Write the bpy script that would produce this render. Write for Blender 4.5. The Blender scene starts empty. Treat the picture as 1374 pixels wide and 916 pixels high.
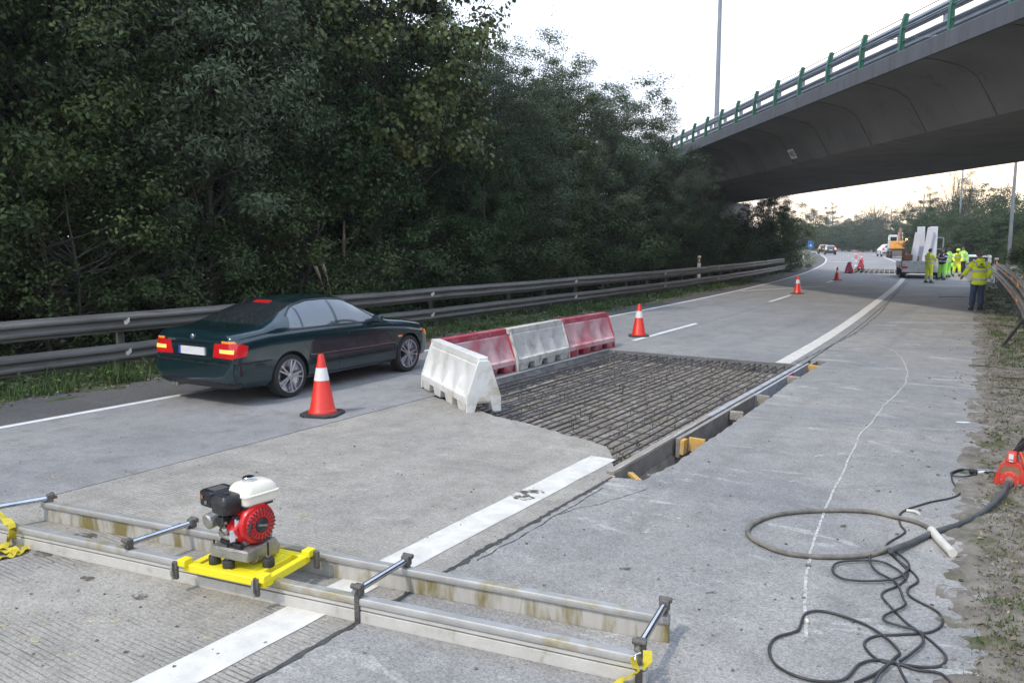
import bpy, bmesh, math, random
import numpy as np
from mathutils import Vector, Matrix, Euler, noise
from mathutils.bvhtree import BVHTree
from mathutils.geometry import tessellate_polygon
S=bpy.context.scene; C=S.collection
R=math.radians; PI=math.pi
# ------------------------------------------------------------------ camera
FPX=1069.; HC=2.12; PITCH=math.atan(133/FPX); YAW=R(32.53)
cd=bpy.data.cameras.new('camera'); cam=bpy.data.objects.new('camera',cd); C.objects.link(cam); S.camera=cam
cam.location=(0,0,HC); cam.rotation_euler=(PI/2-PITCH,0,YAW)
cd.sensor_width=36; cd.lens=FPX/1374*36; cd.clip_end=6000; cd.clip_start=.05
# ------------------------------------------------------------------ world and sun
SUN_TRAVEL=Vector((.16,.62,-.80)).normalized()
w=bpy.data.worlds.new('World'); S.world=w; w.use_nodes=True
nt=w.node_tree; nt.nodes.clear()
def wn(t,**k):
    n=nt.nodes.new(t)
    for a,b in k.items(): setattr(n,a,b)
    return n
out=wn('ShaderNodeOutputWorld'); bg=wn('ShaderNodeBackground'); nt.links.new(bg.outputs[0],out.inputs[0])
sky=wn('ShaderNodeTexSky',sky_type='NISHITA',sun_disc=False); sky.sun_elevation=math.asin(-SUN_TRAVEL.z); sky.sun_rotation=math.atan2(-SUN_TRAVEL.x,-SUN_TRAVEL.y)
sky.dust_density=2; sky.air_density=1
tc=wn('ShaderNodeTexCoord'); nm=wn('ShaderNodeVectorMath',operation='NORMALIZE'); nt.links.new(tc.outputs['Generated'],nm.inputs[0])
sx=wn('ShaderNodeSeparateXYZ'); nt.links.new(nm.outputs[0],sx.inputs[0])
rz=wn('ShaderNodeValToRGB'); nt.links.new(sx.outputs[2],rz.inputs[0])
e=rz.color_ramp.elements; e[0].position=0; e[0].color=(1.2,1.10,.98,1); e[1].position=.9; e[1].color=(.68,.84,1.14,1)
m_=rz.color_ramp.elements.new(.18); m_.color=(.95,1.02,1.15,1)
dt=wn('ShaderNodeVectorMath',operation='DOT_PRODUCT'); nt.links.new(nm.outputs[0],dt.inputs[0]); dt.inputs[1].default_value=Vector((.02,1,.04)).normalized()
rg=wn('ShaderNodeValToRGB'); nt.links.new(dt.outputs['Value'],rg.inputs[0])
g=rg.color_ramp.elements; g[0].position=.93; g[0].color=(0,0,0,1); g[1].position=1; g[1].color=(1,1,1,1)
mx=wn('ShaderNodeMix',data_type='RGBA'); nt.links.new(rg.outputs[0],mx.inputs[0]); nt.links.new(rz.outputs[0],mx.inputs[6]); mx.inputs[7].default_value=(1.6,1.22,.85,1)
sc=wn('ShaderNodeMix',data_type='RGBA'); sc.inputs[0].default_value=.9
sk=wn('ShaderNodeVectorMath',operation='SCALE'); sk.inputs[3].default_value=.10; nt.links.new(sky.outputs[0],sk.inputs[0])
nt.links.new(sk.outputs[0],sc.inputs[6]); nt.links.new(mx.outputs[2],sc.inputs[7]); nt.links.new(sc.outputs[2],bg.inputs[0])
bg.inputs[1].default_value=1.35
sl=bpy.data.lights.new('sun','SUN'); sl.energy=2.0; sl.angle=R(3); sl.color=(1,.89,.72)
so=bpy.data.objects.new('sun',sl); C.objects.link(so); so.rotation_euler=SUN_TRAVEL.to_track_quat('-Z','Y').to_euler(); so.location=(0,0,30)
S.view_settings.view_transform='Standard'; S.view_settings.look='None'; S.view_settings.exposure=.30; S.view_settings.gamma=1; S.view_settings.use_curve_mapping=False
# ------------------------------------------------------------------ helpers
def at(u,v,z=0.):
    """ground (or height z) point seen at a pixel of the 1374 px photograph"""
    a=u-687; b=v-458
    dy=FPX*math.cos(PITCH)-b*math.sin(PITCH); dz=-FPX*math.sin(PITCH)-b*math.cos(PITCH)
    t=(z-HC)/dz; X,Y=a*t,dy*t
    return Vector((X*math.cos(YAW)-Y*math.sin(YAW), X*math.sin(YAW)+Y*math.cos(YAW), z))
def interp(tab):
    ys=np.array([a for a,b in tab],float); xs=np.array([b for a,b in tab],float)
    g=np.arange(ys[0],ys[-1]+1,1.0); f=np.interp(g,ys,xs)
    for k in range(3):
        p=np.pad(f,5,mode='reflect',reflect_type='odd'); f=np.convolve(p,np.ones(11)/11,'valid')
    return lambda y: float(np.interp(y,g,f))
XL=interp([(-60,-9.83),(20,-9.85),(30,-10.2),(44,-11.2),(61,-13.1),(86,-17.0),(110,-21.6),(142,-28.8),(200,-43),(341,-80),(620,-160)])
XT=interp([(-60,-3.37),(15,-3.37),(20,-3.58),(27,-4.05),(35,-4.55),(52,-5.75),(90,-10.6),(134,-18.2),(206,-35),(341,-71),(620,-150)])
XJ=lambda y:(XL(y)+XT(y))/2-.17
XC=lambda y:XT(y)+.35
XR=interp([(-60,-.1),(10,-.12),(15,-.5),(25,-.75),(32,-1.3),(48,-2.0),(90,-6.4),(134,-14.2),(206,-31),(341,-67),(620,-146)])
XLB=interp([(-60,-12),(32,-12.05),(44,-12.75),(57,-14.0),(72,-15.9),(92,-19.4),(120,-25.5),(160,-35),(220,-50),(341,-83),(620,-164)])
XRB=interp([(-60,.4),(18,.3),(24,.07),(46,-1.05),(85,-4.2),(110,-8.2),(150,-16.5),(174,-23),(240,-38),(341,-63),(620,-142)])
XLS=lambda y:XL(y)-(1.15 if y<9 else 1.15-.5*min(1,(y-9)/8))
def tag(o,label=None,cat=None,group=None,kind=None):
    if label: o['label']=label
    if cat: o['category']=cat
    if group: o['group']=group
    if kind: o['kind']=kind
    return o
def empty(name,label=None,cat=None,loc=(0,0,0),rz=0,group=None,kind=None,parent=None):
    o=bpy.data.objects.new(name,None); C.objects.link(o); o.location=loc; o.rotation_euler=(0,0,rz); o.empty_display_size=.2
    if parent: o.parent=parent
    return tag(o,label,cat,group,kind)
class MB:
    def __init__(s): s.v=[]; s.f=[]
    def add(s,vs,fs,M=None):
        n=len(s.v)
        for v in vs:
            v=Vector(v)
            if M is not None: v=M@v
            s.v.append(tuple(v))
        for f in fs: s.f.append(tuple(i+n for i in f))
        return s
    def box(s,c,d,M=None,rz=0,rot=None):
        x,y,z=[k/2 for k in d]
        vs=[(a*x,b*y,e*z) for e in(-1,1) for b in(-1,1) for a in(-1,1)]
        T=Matrix.Translation(c)@(rot.to_4x4() if rot is not None else Matrix.Rotation(rz,4,'Z'))
        if M is not None: T=M@T
        return s.add(vs,[(0,2,3,1),(4,5,7,6),(0,1,5,4),(2,6,7,3),(0,4,6,2),(1,3,7,5)],T)
    def bar(s,a,b,w,h,M=None,up=(0,0,1)):
        a=Vector(a);b=Vector(b);d=b-a;L=d.length;d.normalize()
        up=Vector(up)
        if abs(d.dot(up))>.98: up=Vector((1,0,0))
        sd=d.cross(up).normalized(); u=sd.cross(d)
        rot=Matrix((sd,d,u)).transposed()
        return s.box((a+b)/2,(w,L,h),M,rot=rot)
    def tube(s,pts,r,n=8,M=None,cap=True):
        pts=[Vector(p) for p in pts]; rr=r if hasattr(r,'__len__') else [r]*len(pts)
        N=len(pts); vs=[]; prev=None
        for i,p in enumerate(pts):
            t=(pts[min(i+1,N-1)]-pts[max(i-1,0)])
            t=t.normalized() if t.length>1e-9 else Vector((0,0,1))
            if prev is None:
                a=Vector((0,0,1)) if abs(t.z)<.9 else Vector((1,0,0)); u=t.cross(a).normalized()
            else:
                u=(prev-t*prev.dot(t)); u=u.normalized() if u.length>1e-9 else t.orthogonal().normalized()
            prev=u; w_=t.cross(u)
            for k in range(n):
                an=2*PI*k/n; vs.append(p+(u*math.cos(an)+w_*math.sin(an))*rr[i])
        fs=[(i*n+k,i*n+(k+1)%n,(i+1)*n+(k+1)%n,(i+1)*n+k) for i in range(N-1) for k in range(n)]
        if cap: fs+= [tuple(range(n-1,-1,-1)),tuple((N-1)*n+k for k in range(n))]
        return s.add(vs,fs,M)
    def lathe(s,prof,n=24,M=None,cap=True):
        vs=[(r*math.cos(2*PI*k/n),r*math.sin(2*PI*k/n),z) for r,z in prof for k in range(n)]
        N=len(prof)
        fs=[(i*n+k,i*n+(k+1)%n,(i+1)*n+(k+1)%n,(i+1)*n+k) for i in range(N-1) for k in range(n)]
        if cap: fs+=[tuple(range(n-1,-1,-1)),tuple((N-1)*n+k for k in range(n))]
        return s.add(vs,fs,M)
    def prism(s,poly,z0,z1,M=None):
        n=len(poly)
        tri=tessellate_polygon([[Vector((a,b,0)) for a,b in poly]])
        ar=sum(poly[i][0]*poly[(i+1)%n][1]-poly[(i+1)%n][0]*poly[i][1] for i in range(n))
        vs=[(a,b,z0) for a,b in poly]+[(a,b,z1) for a,b in poly]
        fs=[]
        for t in tri:
            a,b,c=[poly[i] for i in t]
            cr=(b[0]-a[0])*(c[1]-a[1])-(b[1]-a[1])*(c[0]-a[0])
            t=tuple(t) if cr>0 else tuple(reversed(t))
            fs.append(tuple(i+n for i in t)); fs.append(tuple(reversed(t)))
        for i in range(n):
            j=(i+1)%n
            fs.append((i,j,j+n,i+n) if ar>0 else (j,i,i+n,j+n))
        return s.add(vs,fs,M)
    def loft(s,rings,M=None,cap=True,closed=True):
        n=len(rings[0]); vs=[p for r in rings for p in r]
        kk=n if closed else n-1
        fs=[(i*n+k,i*n+(k+1)%n,(i+1)*n+(k+1)%n,(i+1)*n+k) for i in range(len(rings)-1) for k in range(kk)]
        if cap: fs+=[tuple(range(n-1,-1,-1)),tuple((len(rings)-1)*n+k for k in range(n))]
        return s.add(vs,fs,M)
    def mesh(s,name,smooth=0):
        me=bpy.data.meshes.new(name); me.from_pydata(s.v,[],s.f); me.update()
        if len(s.f)<8000:
            b_=bmesh.new(); b_.from_mesh(me); bmesh.ops.recalc_face_normals(b_,faces=b_.faces); b_.to_mesh(me); b_.free()
        if smooth:
            me.polygons.foreach_set('use_smooth',[True]*len(me.polygons)); me.set_sharp_from_angle(angle=R(smooth))
        return me
    def build(s,name,mat,parent=None,smooth=0,bevel=0,seg=2,sub=0):
        me=s.mesh(name,smooth or (40 if bevel else 0)); me.materials.append(mat)
        o=bpy.data.objects.new(name,me); C.objects.link(o)
        if parent: o.parent=parent
        if bevel:
            b=o.modifiers.new('bevel','BEVEL'); b.width=bevel; b.segments=seg; b.limit_method='ANGLE'; b.angle_limit=R(35); b.harden_normals=False
        if sub:
            b=o.modifiers.new('sub','SUBSURF'); b.levels=sub; b.render_levels=sub
        return o
def inst(name,me,parent=None,loc=(0,0,0),rot=(0,0,0),scale=(1,1,1)):
    o=bpy.data.objects.new(name,me); C.objects.link(o); o.location=loc; o.rotation_euler=rot; o.scale=scale
    if parent: o.parent=parent
    return o
def copy_tree(o,parent=None):
    c=o.copy(); C.objects.link(c)
    if parent: c.parent=parent; 
    for ch in list(o.children): copy_tree(ch,c)
    return c
def RZ(a): return Matrix.Rotation(a,4,'Z')
def TR(x,y,z): return Matrix.Translation((x,y,z))
def fbm(x,y,z=0,o=4):
    return noise.fractal(Vector((x,y,z)),1.0,2.0,o)
# ------------------------------------------------------------------ materials
def M(name,c1,c2=None,scale=5,rough=.6,metal=0,bump=0,bscale=None,det=6,c3=None,c3s=.6,c3t=(.6,.7),spec=.5,coat=0,emit=None,estr=0,alpha=None,sheen=0,transl=0,rnd=0,stretch=None):
    m=bpy.data.materials.new(name); m.use_nodes=True; t=m.node_tree; b=t.nodes['Principled BSDF']
    b.inputs['Roughness'].default_value=rough; b.inputs['Metallic'].default_value=metal; b.inputs['Specular IOR Level'].default_value=spec
    b.inputs['Coat Weight'].default_value=coat; b.inputs['Coat Roughness'].default_value=.05
    if sheen: b.inputs['Sheen Weight'].default_value=sheen
    if emit: b.inputs['Emission Color'].default_value=(*emit,1); b.inputs['Emission Strength'].default_value=estr
    col=None
    tcn=t.nodes.new('ShaderNodeTexCoord'); src=tcn.outputs['Object']
    if stretch:
        mp=t.nodes.new('ShaderNodeMapping'); mp.inputs['Scale'].default_value=stretch; t.links.new(src,mp.inputs[0]); src=mp.outputs[0]
    def noi(sc_,d=det,dist=0):
        n=t.nodes.new('ShaderNodeTexNoise'); n.inputs['Scale'].default_value=sc_; n.inputs['Detail'].default_value=d; n.inputs['Roughness'].default_value=.6; n.inputs['Distortion'].default_value=dist
        t.links.new(src,n.inputs['Vector']); return n.outputs['Fac']
    def ramp(f,a,b_):
        r=t.nodes.new('ShaderNodeMapRange'); r.inputs[1].default_value=a; r.inputs[2].default_value=b_; t.links.new(f,r.inputs[0]); return r.outputs[0]
    def mix(f,a,b_,mode='MIX'):
        r=t.nodes.new('ShaderNodeMix'); r.data_type='RGBA'; r.blend_type=mode
        if hasattr(f,'is_output'): t.links.new(f,r.inputs[0])
        else: r.inputs[0].default_value=f
        for k,x in ((6,a),(7,b_)):
            if hasattr(x,'is_output'): t.links.new(x,r.inputs[k])
            else: r.inputs[k].default_value=(*x,1)
        return r.outputs[2]
    if c2:
        col=mix(ramp(noi(scale),.32,.68),c1,c2)
    else: b.inputs['Base Color'].default_value=(*c1,1)
    if c3:
        col=mix(ramp(noi(scale*c3s,8,.3),*c3t),col if col else c1,c3)
    if rnd:
        gi=t.nodes.new('ShaderNodeNewGeometry'); oi=t.nodes.new('ShaderNodeObjectInfo')
        hs=t.nodes.new('ShaderNodeHueSaturation')
        a1=t.nodes.new('ShaderNodeMapRange'); a1.inputs[3].default_value=1-rnd; a1.inputs[4].default_value=1+rnd; t.links.new(gi.outputs['Random Per Island'],a1.inputs[0]); t.links.new(a1.outputs[0],hs.inputs['Value'])
        a2=t.nodes.new('ShaderNodeMapRange'); a2.inputs[3].default_value=.485; a2.inputs[4].default_value=.515; t.links.new(oi.outputs['Random'],a2.inputs[0]); t.links.new(a2.outputs[0],hs.inputs['Hue'])
        if col is not None: t.links.new(col,hs.inputs['Color'])
        else: hs.inputs['Color'].default_value=(*c1,1)
        col=hs.outputs[0]
    if col is not None: t.links.new(col,b.inputs['Base Color'])
    if bump:
        bn=t.nodes.new('ShaderNodeBump'); bn.inputs['Strength'].default_value=bump; bn.inputs['Distance'].default_value=.02
        t.links.new(noi(bscale or scale*4,4),bn.inputs['Height']); t.links.new(bn.outputs[0],b.inputs['Normal'])
    if transl:
        tr=t.nodes.new('ShaderNodeBsdfTranslucent'); ms=t.nodes.new('ShaderNodeMixShader'); ms.inputs[0].default_value=transl
        if col is not None: t.links.new(col,tr.inputs[0])
        else: tr.inputs[0].default_value=(*c1,1)
        o_=t.nodes['Material Output']; t.links.new(b.outputs[0],ms.inputs[1]); t.links.new(tr.outputs[0],ms.inputs[2]); t.links.new(ms.outputs[0],o_.inputs[0])
    return m
def concrete_road(name,base,base2,speck,groove=0,dirt=(.10,.09,.08),white=.0,rough=.85,seed=0,paint=None,wear=.0):
    """paving: aggregate speckle, blotches, scuffs; groove>0 adds brushed transverse tining"""
    m=bpy.data.materials.new(name); m.use_nodes=True; t=m.node_tree; b=t.nodes['Principled BSDF']; L=t.links.new
    def nd(ty,**k):
        n=t.nodes.new(ty)
        for a,v in k.items(): setattr(n,a,v)
        return n
    geo=nd('ShaderNodeNewGeometry'); pos=geo.outputs['Position']
    off=nd('ShaderNodeVectorMath',operation='ADD'); L(pos,off.inputs[0]); off.inputs[1].default_value=(seed*7.3,seed*3.1,seed); P0=off.outputs[0]
    def mapv(sc): 
        q=nd('ShaderNodeVectorMath',operation='MULTIPLY'); L(P0,q.inputs[0]); q.inputs[1].default_value=sc; return q.outputs[0]
    def noi(vec,sc,d=5,ro=.6,dist=0):
        n=nd('ShaderNodeTexNoise'); n.inputs['Scale'].default_value=sc; n.inputs['Detail'].default_value=d; n.inputs['Roughness'].default_value=ro; n.inputs['Distortion'].default_value=dist; L(vec,n.inputs['Vector']); return n.outputs['Fac']
    def rg(f,a,b_,c=0,d=1):
        r=nd('ShaderNodeMapRange'); r.inputs[1].default_value=a; r.inputs[2].default_value=b_; r.inputs[3].default_value=c; r.inputs[4].default_value=d; L(f,r.inputs[0]); return r.outputs[0]
    def mix(f,a,b_,mode='MIX'):
        r=nd('ShaderNodeMix',data_type='RGBA',blend_type=mode)
        if hasattr(f,'is_output'): L(f,r.inputs[0])
        else: r.inputs[0].default_value=f
        for k,x in ((6,a),(7,b_)):
            if hasattr(x,'is_output'): L(x,r.inputs[k])
            else: r.inputs[k].default_value=(*x,1)
        return r.outputs[2]
    def mul(a,b_,op='MULTIPLY'):
        q=nd('ShaderNodeMath',operation=op)
        for k,x in ((0,a),(1,b_)):
            if hasattr(x,'is_output'): L(x,q.inputs[k])
            else: q.inputs[k].default_value=x
        return q.outputs[0]
    big=noi(P0,.45,6,.65,.4); med=noi(mapv((1,1,1)),3.2,6,.7)
    c=mix(rg(big,.35,.65),base,base2)
    c=mix(mul(rg(med,.45,.75),.45),c,dirt)
    # wheel-path streaks along the road
    st=noi(mapv((1.6,.06,1)),1.3,4,.6); c=mix(mul(rg(st,.5,.75),.30),c,tuple(k*.55 for k in base))
    # white scuffs and dust, drawn across the road
    sc=noi(mapv((.9,2.6,1)),1.1,9,.72,.8); c=mix(mul(rg(sc,.56,.70),white),c,(.62,.62,.60))
    # aggregate
    vo=nd('ShaderNodeTexVoronoi'); vo.inputs['Scale'].default_value=95; L(P0,vo.inputs['Vector'])
    fine=noi(P0,160,3,.7)
    sp=nd('ShaderNodeSeparateColor'); L(vo.outputs['Color'],sp.inputs[0])
    v1=rg(sp.outputs[0],0,1,1-speck,1+speck); v2=rg(fine,.3,.7,1-speck*.9,1+speck*.9)
    vv=mul(v1,v2); hs=nd('ShaderNodeHueSaturation'); L(c,hs.inputs['Color']); L(vv,hs.inputs['Value']); c=hs.outputs[0]
    # scattered dark grit
    sp2=nd('ShaderNodeTexVoronoi'); sp2.inputs['Scale'].default_value=9; sp2.inputs['Randomness'].default_value=1; L(P0,sp2.inputs['Vector'])
    c=mix(mul(rg(sp2.outputs['Distance'],.10,.06),.6),c,(.07,.065,.06))
    hgt=mul(fine,.35)
    if groove:
        # near transverse grooves, patchy
        wob=noi(mapv((1.0,.3,1)),.8,3,.6); sxyz=nd('ShaderNodeSeparateXYZ'); L(P0,sxyz.inputs[0])
        ph=mul(mul(sxyz.outputs[1],2*PI/.033),mul(wob,5.),'ADD')
        si=mul(ph,0,'SINE'); gm=rg(si,.35,1.0)
        br=noi(mapv((6,40,1)),1.0,4,.7); pat=noi(P0,.75,5,.65,.5)
        gm=mul(gm,mul(rg(br,.35,.6),rg(pat,.44,.60)))
        c=mix(mul(gm,groove),c,tuple(k*.28 for k in base))
        hgt=mul(hgt,mul(gm,-1.2),'ADD')
    if paint:
        wn_=noi(mapv((1,1,1)),14,8,.75); wn2=noi(P0,1.3,5,.7,.4)
        msk=mul(rg(wn_,.36+wear,.44+wear),rg(wn2,.27+wear,.36+wear)); c=mix(msk,c,mix(rg(noi(P0,5,7,.7),.35,.7),paint,tuple(k*.72 for k in paint)))
    L(c,b.inputs['Base Color'])
    b.inputs['Roughness'].default_value=rough; b.inputs['Specular IOR Level'].default_value=.3
    bn=nd('ShaderNodeBump'); bn.inputs['Strength'].default_value=.5; bn.inputs['Distance'].default_value=.006; L(hgt,bn.inputs['Height']); L(bn.outputs[0],b.inputs['Normal'])
    return m
m_lane=concrete_road('warm_lit_lane_concrete',(.285,.272,.25),(.345,.325,.285),.22,groove=.8,white=.22)  # warm foreground light is put into this base colour
m_lane_cool=concrete_road('left_and_cool_lit_lane_concrete',(.225,.228,.235),(.285,.282,.275),.18,groove=.25,white=.10,seed=2)  # left lane, and far middle slabs with cooler distant light put into colour
m_should=concrete_road('shoulder_concrete',(.215,.218,.222),(.31,.30,.28),.25,groove=0,white=.5,seed=5)
m_edge=concrete_road('line_strip_concrete',(.24,.225,.20),(.30,.28,.25),.35,groove=.0,white=.1,seed=8)
m_asph=concrete_road('asphalt',(.075,.076,.08),(.11,.11,.11),.35,white=.05,seed=3)
m_paint=concrete_road('worn_white_paint',(.33,.32,.30),(.36,.35,.32),.06,paint=(.66,.645,.60),wear=-.07,seed=1)
m_paint2=concrete_road('edge_line_paint',(.30,.30,.29),(.33,.32,.31),.05,paint=(.75,.76,.78),wear=-.06,seed=4)
m_paint3=concrete_road('faded_paint',(.30,.30,.29),(.33,.32,.31),.1,paint=(.58,.59,.60),wear=.05,seed=6)
m_tar=M('joint_tar',(.035,.035,.037),(.075,.073,.07),12,.8,bump=.5,bscale=60)
m_joint=M('dark_joint_filler',(.09,.085,.08),(.16,.15,.14),8,.9)  # dark filler seen in the slab joints
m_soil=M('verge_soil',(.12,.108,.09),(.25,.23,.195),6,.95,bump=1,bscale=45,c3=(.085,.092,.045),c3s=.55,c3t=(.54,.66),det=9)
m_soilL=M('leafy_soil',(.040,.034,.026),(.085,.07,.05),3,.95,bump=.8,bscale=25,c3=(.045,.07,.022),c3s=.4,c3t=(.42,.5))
m_ground=M('terrain_grass',(.05,.06,.03),(.08,.085,.045),.2,.95,bump=.4)
m_bed=M('pit_gravel',(.17,.150,.12),(.30,.27,.225),7,.95,bump=1,bscale=45,c3=(.36,.34,.31),c3s=.5,c3t=(.56,.68))
m_rebar=M('rebar_steel',(.05,.055,.068),(.11,.115,.13),30,.32,metal=.8,bump=.4,bscale=200,c3=(.16,.075,.04),c3s=.4,c3t=(.6,.7))
m_wood=M('formwork_wood',(.22,.20,.175),(.34,.31,.27),3,.8,bump=.3,stretch=(12,1,12),c3=(.45,.44,.42),c3s=.7,c3t=(.55,.7))
m_woodd=M('formwork_face',(.15,.14,.13),(.25,.235,.215),4,.8,bump=.3,c3=(.30,.29,.28),c3s=.5,c3t=(.58,.7))
m_woody=M('yellow_timber',(.62,.38,.08),(.45,.25,.07),9,.7,bump=.3,c3=(.50,.42,.30),c3s=.6,c3t=(.5,.7))
m_metalb=M('metal_formwork',(.27,.29,.315),(.40,.42,.44),5,.75,c3=(.50,.51,.52),c3s=1.3,c3t=(.55,.7))
m_red=M('cone_red',(.66,.028,.012),(.56,.024,.012),6,.45,coat=.1)
m_white=M('cone_sleeve',(.78,.78,.78),(.62,.60,.58),14,.4)
m_rubber=M('rubber',(.022,.022,.024),(.05,.05,.05),10,.6,bump=.2)
m_plw=M('barrier_white_plastic',(.72,.74,.75),(.60,.60,.57),3.2,.42,c3=(.44,.40,.30),c3s=1.1,c3t=(.56,.72),bump=.1,bscale=30)
m_plwd=M('barrier_dirty_white_plastic',(.60,.60,.58),(.46,.44,.40),3.5,.5,c3=(.24,.20,.16),c3s=2.2,c3t=(.56,.74),bump=.1,bscale=30)
m_plr=M('barrier_red_plastic',(.43,.035,.065),(.36,.05,.075),3,.42,c3=(.52,.30,.31),c3s=1.2,c3t=(.52,.72))
m_plrd=M('barrier_red_dusty',(.50,.14,.17),(.46,.24,.26),2.5,.5,c3=(.60,.40,.41),c3s=1.0,c3t=(.40,.62))
m_galv=M('galvanised_weathered',(.13,.125,.118),(.19,.185,.175),1.5,.55,metal=.5,c3=(.09,.075,.062),c3s=1.4,c3t=(.52,.75),stretch=(1,.5,3))
m_galvb=M('galvanised_blue',(.22,.26,.31),(.30,.33,.37),3,.5,metal=.6)
m_green=M('green_parapet_paint',(.018,.105,.065),(.025,.14,.085),6,.5)
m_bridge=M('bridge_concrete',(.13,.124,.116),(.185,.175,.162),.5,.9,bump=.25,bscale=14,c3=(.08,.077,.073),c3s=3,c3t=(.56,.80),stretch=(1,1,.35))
m_castj=M('dark_cast_joint',(.085,.08,.075),(.12,.115,.108),3,.9)  # darker tone of the thin joint strips
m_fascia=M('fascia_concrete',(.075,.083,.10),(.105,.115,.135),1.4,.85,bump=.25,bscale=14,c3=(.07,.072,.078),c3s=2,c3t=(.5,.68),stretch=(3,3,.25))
m_leaf=[M('leaf_dark',(.024,.050,.014),(.042,.074,.022),.9,.55,rnd=.5,spec=.25,transl=.10),
        M('leaf_olive',(.038,.064,.016),(.062,.090,.026),.9,.55,rnd=.5,spec=.25,transl=.10),
        M('leaf_greygreen',(.044,.074,.036),(.074,.106,.058),.9,.55,rnd=.45,spec=.25,transl=.10),
        M('leaf_plane_tree',(.052,.088,.018),(.090,.120,.026),.8,.5,rnd=.5,transl=.18,c3=(.16,.13,.03),c3s=2.0,c3t=(.6,.75)),
        M('leaf_autumn',(.085,.075,.04),(.115,.10,.055),.5,.6,rnd=.4,transl=.15)]
m_bark=M('bark',(.05,.042,.034),(.085,.075,.062),5,.9,bump=.6,stretch=(2,2,.4))
m_dry=M('dry_stem',(.30,.25,.16),(.22,.18,.11),5,.8)
m_grass=[M('grass_green',(.045,.095,.018),(.075,.12,.03),2,.6,rnd=.4,transl=.2),M('grass_dry',(.12,.125,.05),(.17,.15,.075),2,.7,rnd=.35,transl=.2)]
m_litter=M('fallen_leaf',(.17,.12,.07),(.26,.22,.15),.9,.7,rnd=.5)
m_alu=M('screed_aluminium',(.46,.46,.45),(.36,.355,.34),6,.55,metal=.6,bump=.12,bscale=60,c3=(.34,.30,.18),c3s=.7,c3t=(.52,.66))
m_aluw=M('concrete_smeared_aluminium',(.55,.535,.50),(.44,.425,.39),14,.6,metal=.15,bump=.2,bscale=50,c3=(.24,.20,.08),c3s=.45,c3t=(.50,.64),stretch=(1,1,.22))
m_aluc=M('pale_screed_plate',(.56,.55,.52),(.47,.46,.43),9,.6,metal=.15,bump=.15,bscale=50,c3=(.38,.35,.28),c3s=1.,c3t=(.58,.68))
m_groove=M('dark_groove',(.03,.03,.03),None,3,.8)
m_chrome=M('chrome_tube',(.62,.66,.72),(.45,.47,.50),8,.14,metal=1)
m_clamp=M('dirty_clamp_steel',(.095,.088,.08),(.17,.16,.145),18,.6,metal=.4,bump=.5,bscale=60)
m_yel=M('yellow_paint',(.86,.74,.015),(.80,.68,.02),6,.42,c3=(.60,.50,.06),c3s=1,c3t=(.66,.74),coat=.15)
m_blk=M('black_plastic',(.016,.017,.019),(.032,.033,.035),8,.42,bump=.1)
m_blkm=M('black_enamel_steel',(.02,.02,.024),(.035,.035,.04),8,.3,metal=.3)
m_cream=M('cream_tank_paint',(.80,.77,.66),(.76,.73,.62),5,.28,coat=.3)
m_redp=M('red_engine_paint',(.60,.012,.015),(.50,.012,.014),5,.32,coat=.3)
m_steel=M('cast_aluminium',(.42,.42,.40),(.30,.29,.27),15,.45,metal=.75,bump=.3)
m_strap=M('yellow_strap',(.62,.52,.03),(.52,.43,.04),12,.75,bump=.5,bscale=150)
m_hose=M('dusty_hose',(.10,.095,.085),(.22,.205,.17),7,.7,bump=.3,bscale=60)
m_hoseb=M('black_hose',(.045,.05,.055),(.09,.095,.10),8,.55,bump=.5,bscale=70)
m_cable=M('black_cable',(.018,.019,.022),(.05,.05,.055),9,.5)
m_dull=M('dusty_white',(.62,.60,.55),(.50,.48,.43),9,.6)
m_motor=M('dirty_red_casing',(.62,.05,.03),(.50,.03,.025),9,.5,c3=(.30,.15,.07),c3s=.8,c3t=(.52,.66))
m_brown=M('scuffed_brown_panel',(.27,.15,.08),(.17,.11,.07),22,.6)
m_car=M('dark_green_car_paint',(.005,.026,.034),None,3,.2,metal=.3,coat=1.0)
m_cart=M('dark_trim',(.012,.013,.018),(.018,.02,.024),4,.4)
m_glass=M('car_glass',(.02,.025,.03),None,1,.03,spec=.9,coat=1)
m_sideglass=M('sky_lit_glass',(.10,.12,.14),None,1,.04,spec=1,coat=1,metal=.55)
m_tyre=M('tyre_rubber',(.014,.014,.015),(.025,.025,.025),20,.75)
m_rim=M('alloy_rim',(.55,.56,.60),(.42,.43,.47),10,.25,metal=.9)
m_tail=M('lit_tail_lamp',(.40,.006,.01),None,1,.2,emit=(1,.02,.03),estr=.15,coat=.5)
m_tailh=M('lit_tail_lamp_core',(.9,.3,.1),None,1,.2,emit=(1,.34,.06),estr=1.6)
m_amb=M('amber_lens',(.75,.20,.02),None,1,.25,emit=(1,.30,.03),estr=.25,coat=.4)
m_platew=M('number_plate_white',(.72,.73,.76),(.60,.61,.66),20,.4)
m_blue=M('plate_blue',(.04,.08,.35),None,1,.4)
m_hiv=M('hi_vis_yellow',(.93,1.0,.03),(.82,.96,.03),8,.7,sheen=.2,bump=.5,bscale=10)
m_hig=M('hi_vis_green',(.42,.92,.12),(.34,.80,.10),8,.7,bump=.5,bscale=10)
m_band=M('reflective_tape',(.58,.60,.64),(.48,.50,.54),20,.35)
m_jean=M('blue_jeans',(.035,.055,.10),(.06,.085,.14),9,.85,bump=.4)
m_navy=M('navy_jacket',(.012,.018,.040),(.02,.028,.055),8,.8)
m_skin=M('skin',(.42,.24,.17),(.36,.19,.13),12,.55)
m_hair=M('dark_hair',(.02,.016,.013),(.04,.03,.025),30,.6)
m_hairg=M('greying_hair',(.17,.13,.11),(.09,.07,.06),30,.6)
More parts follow.
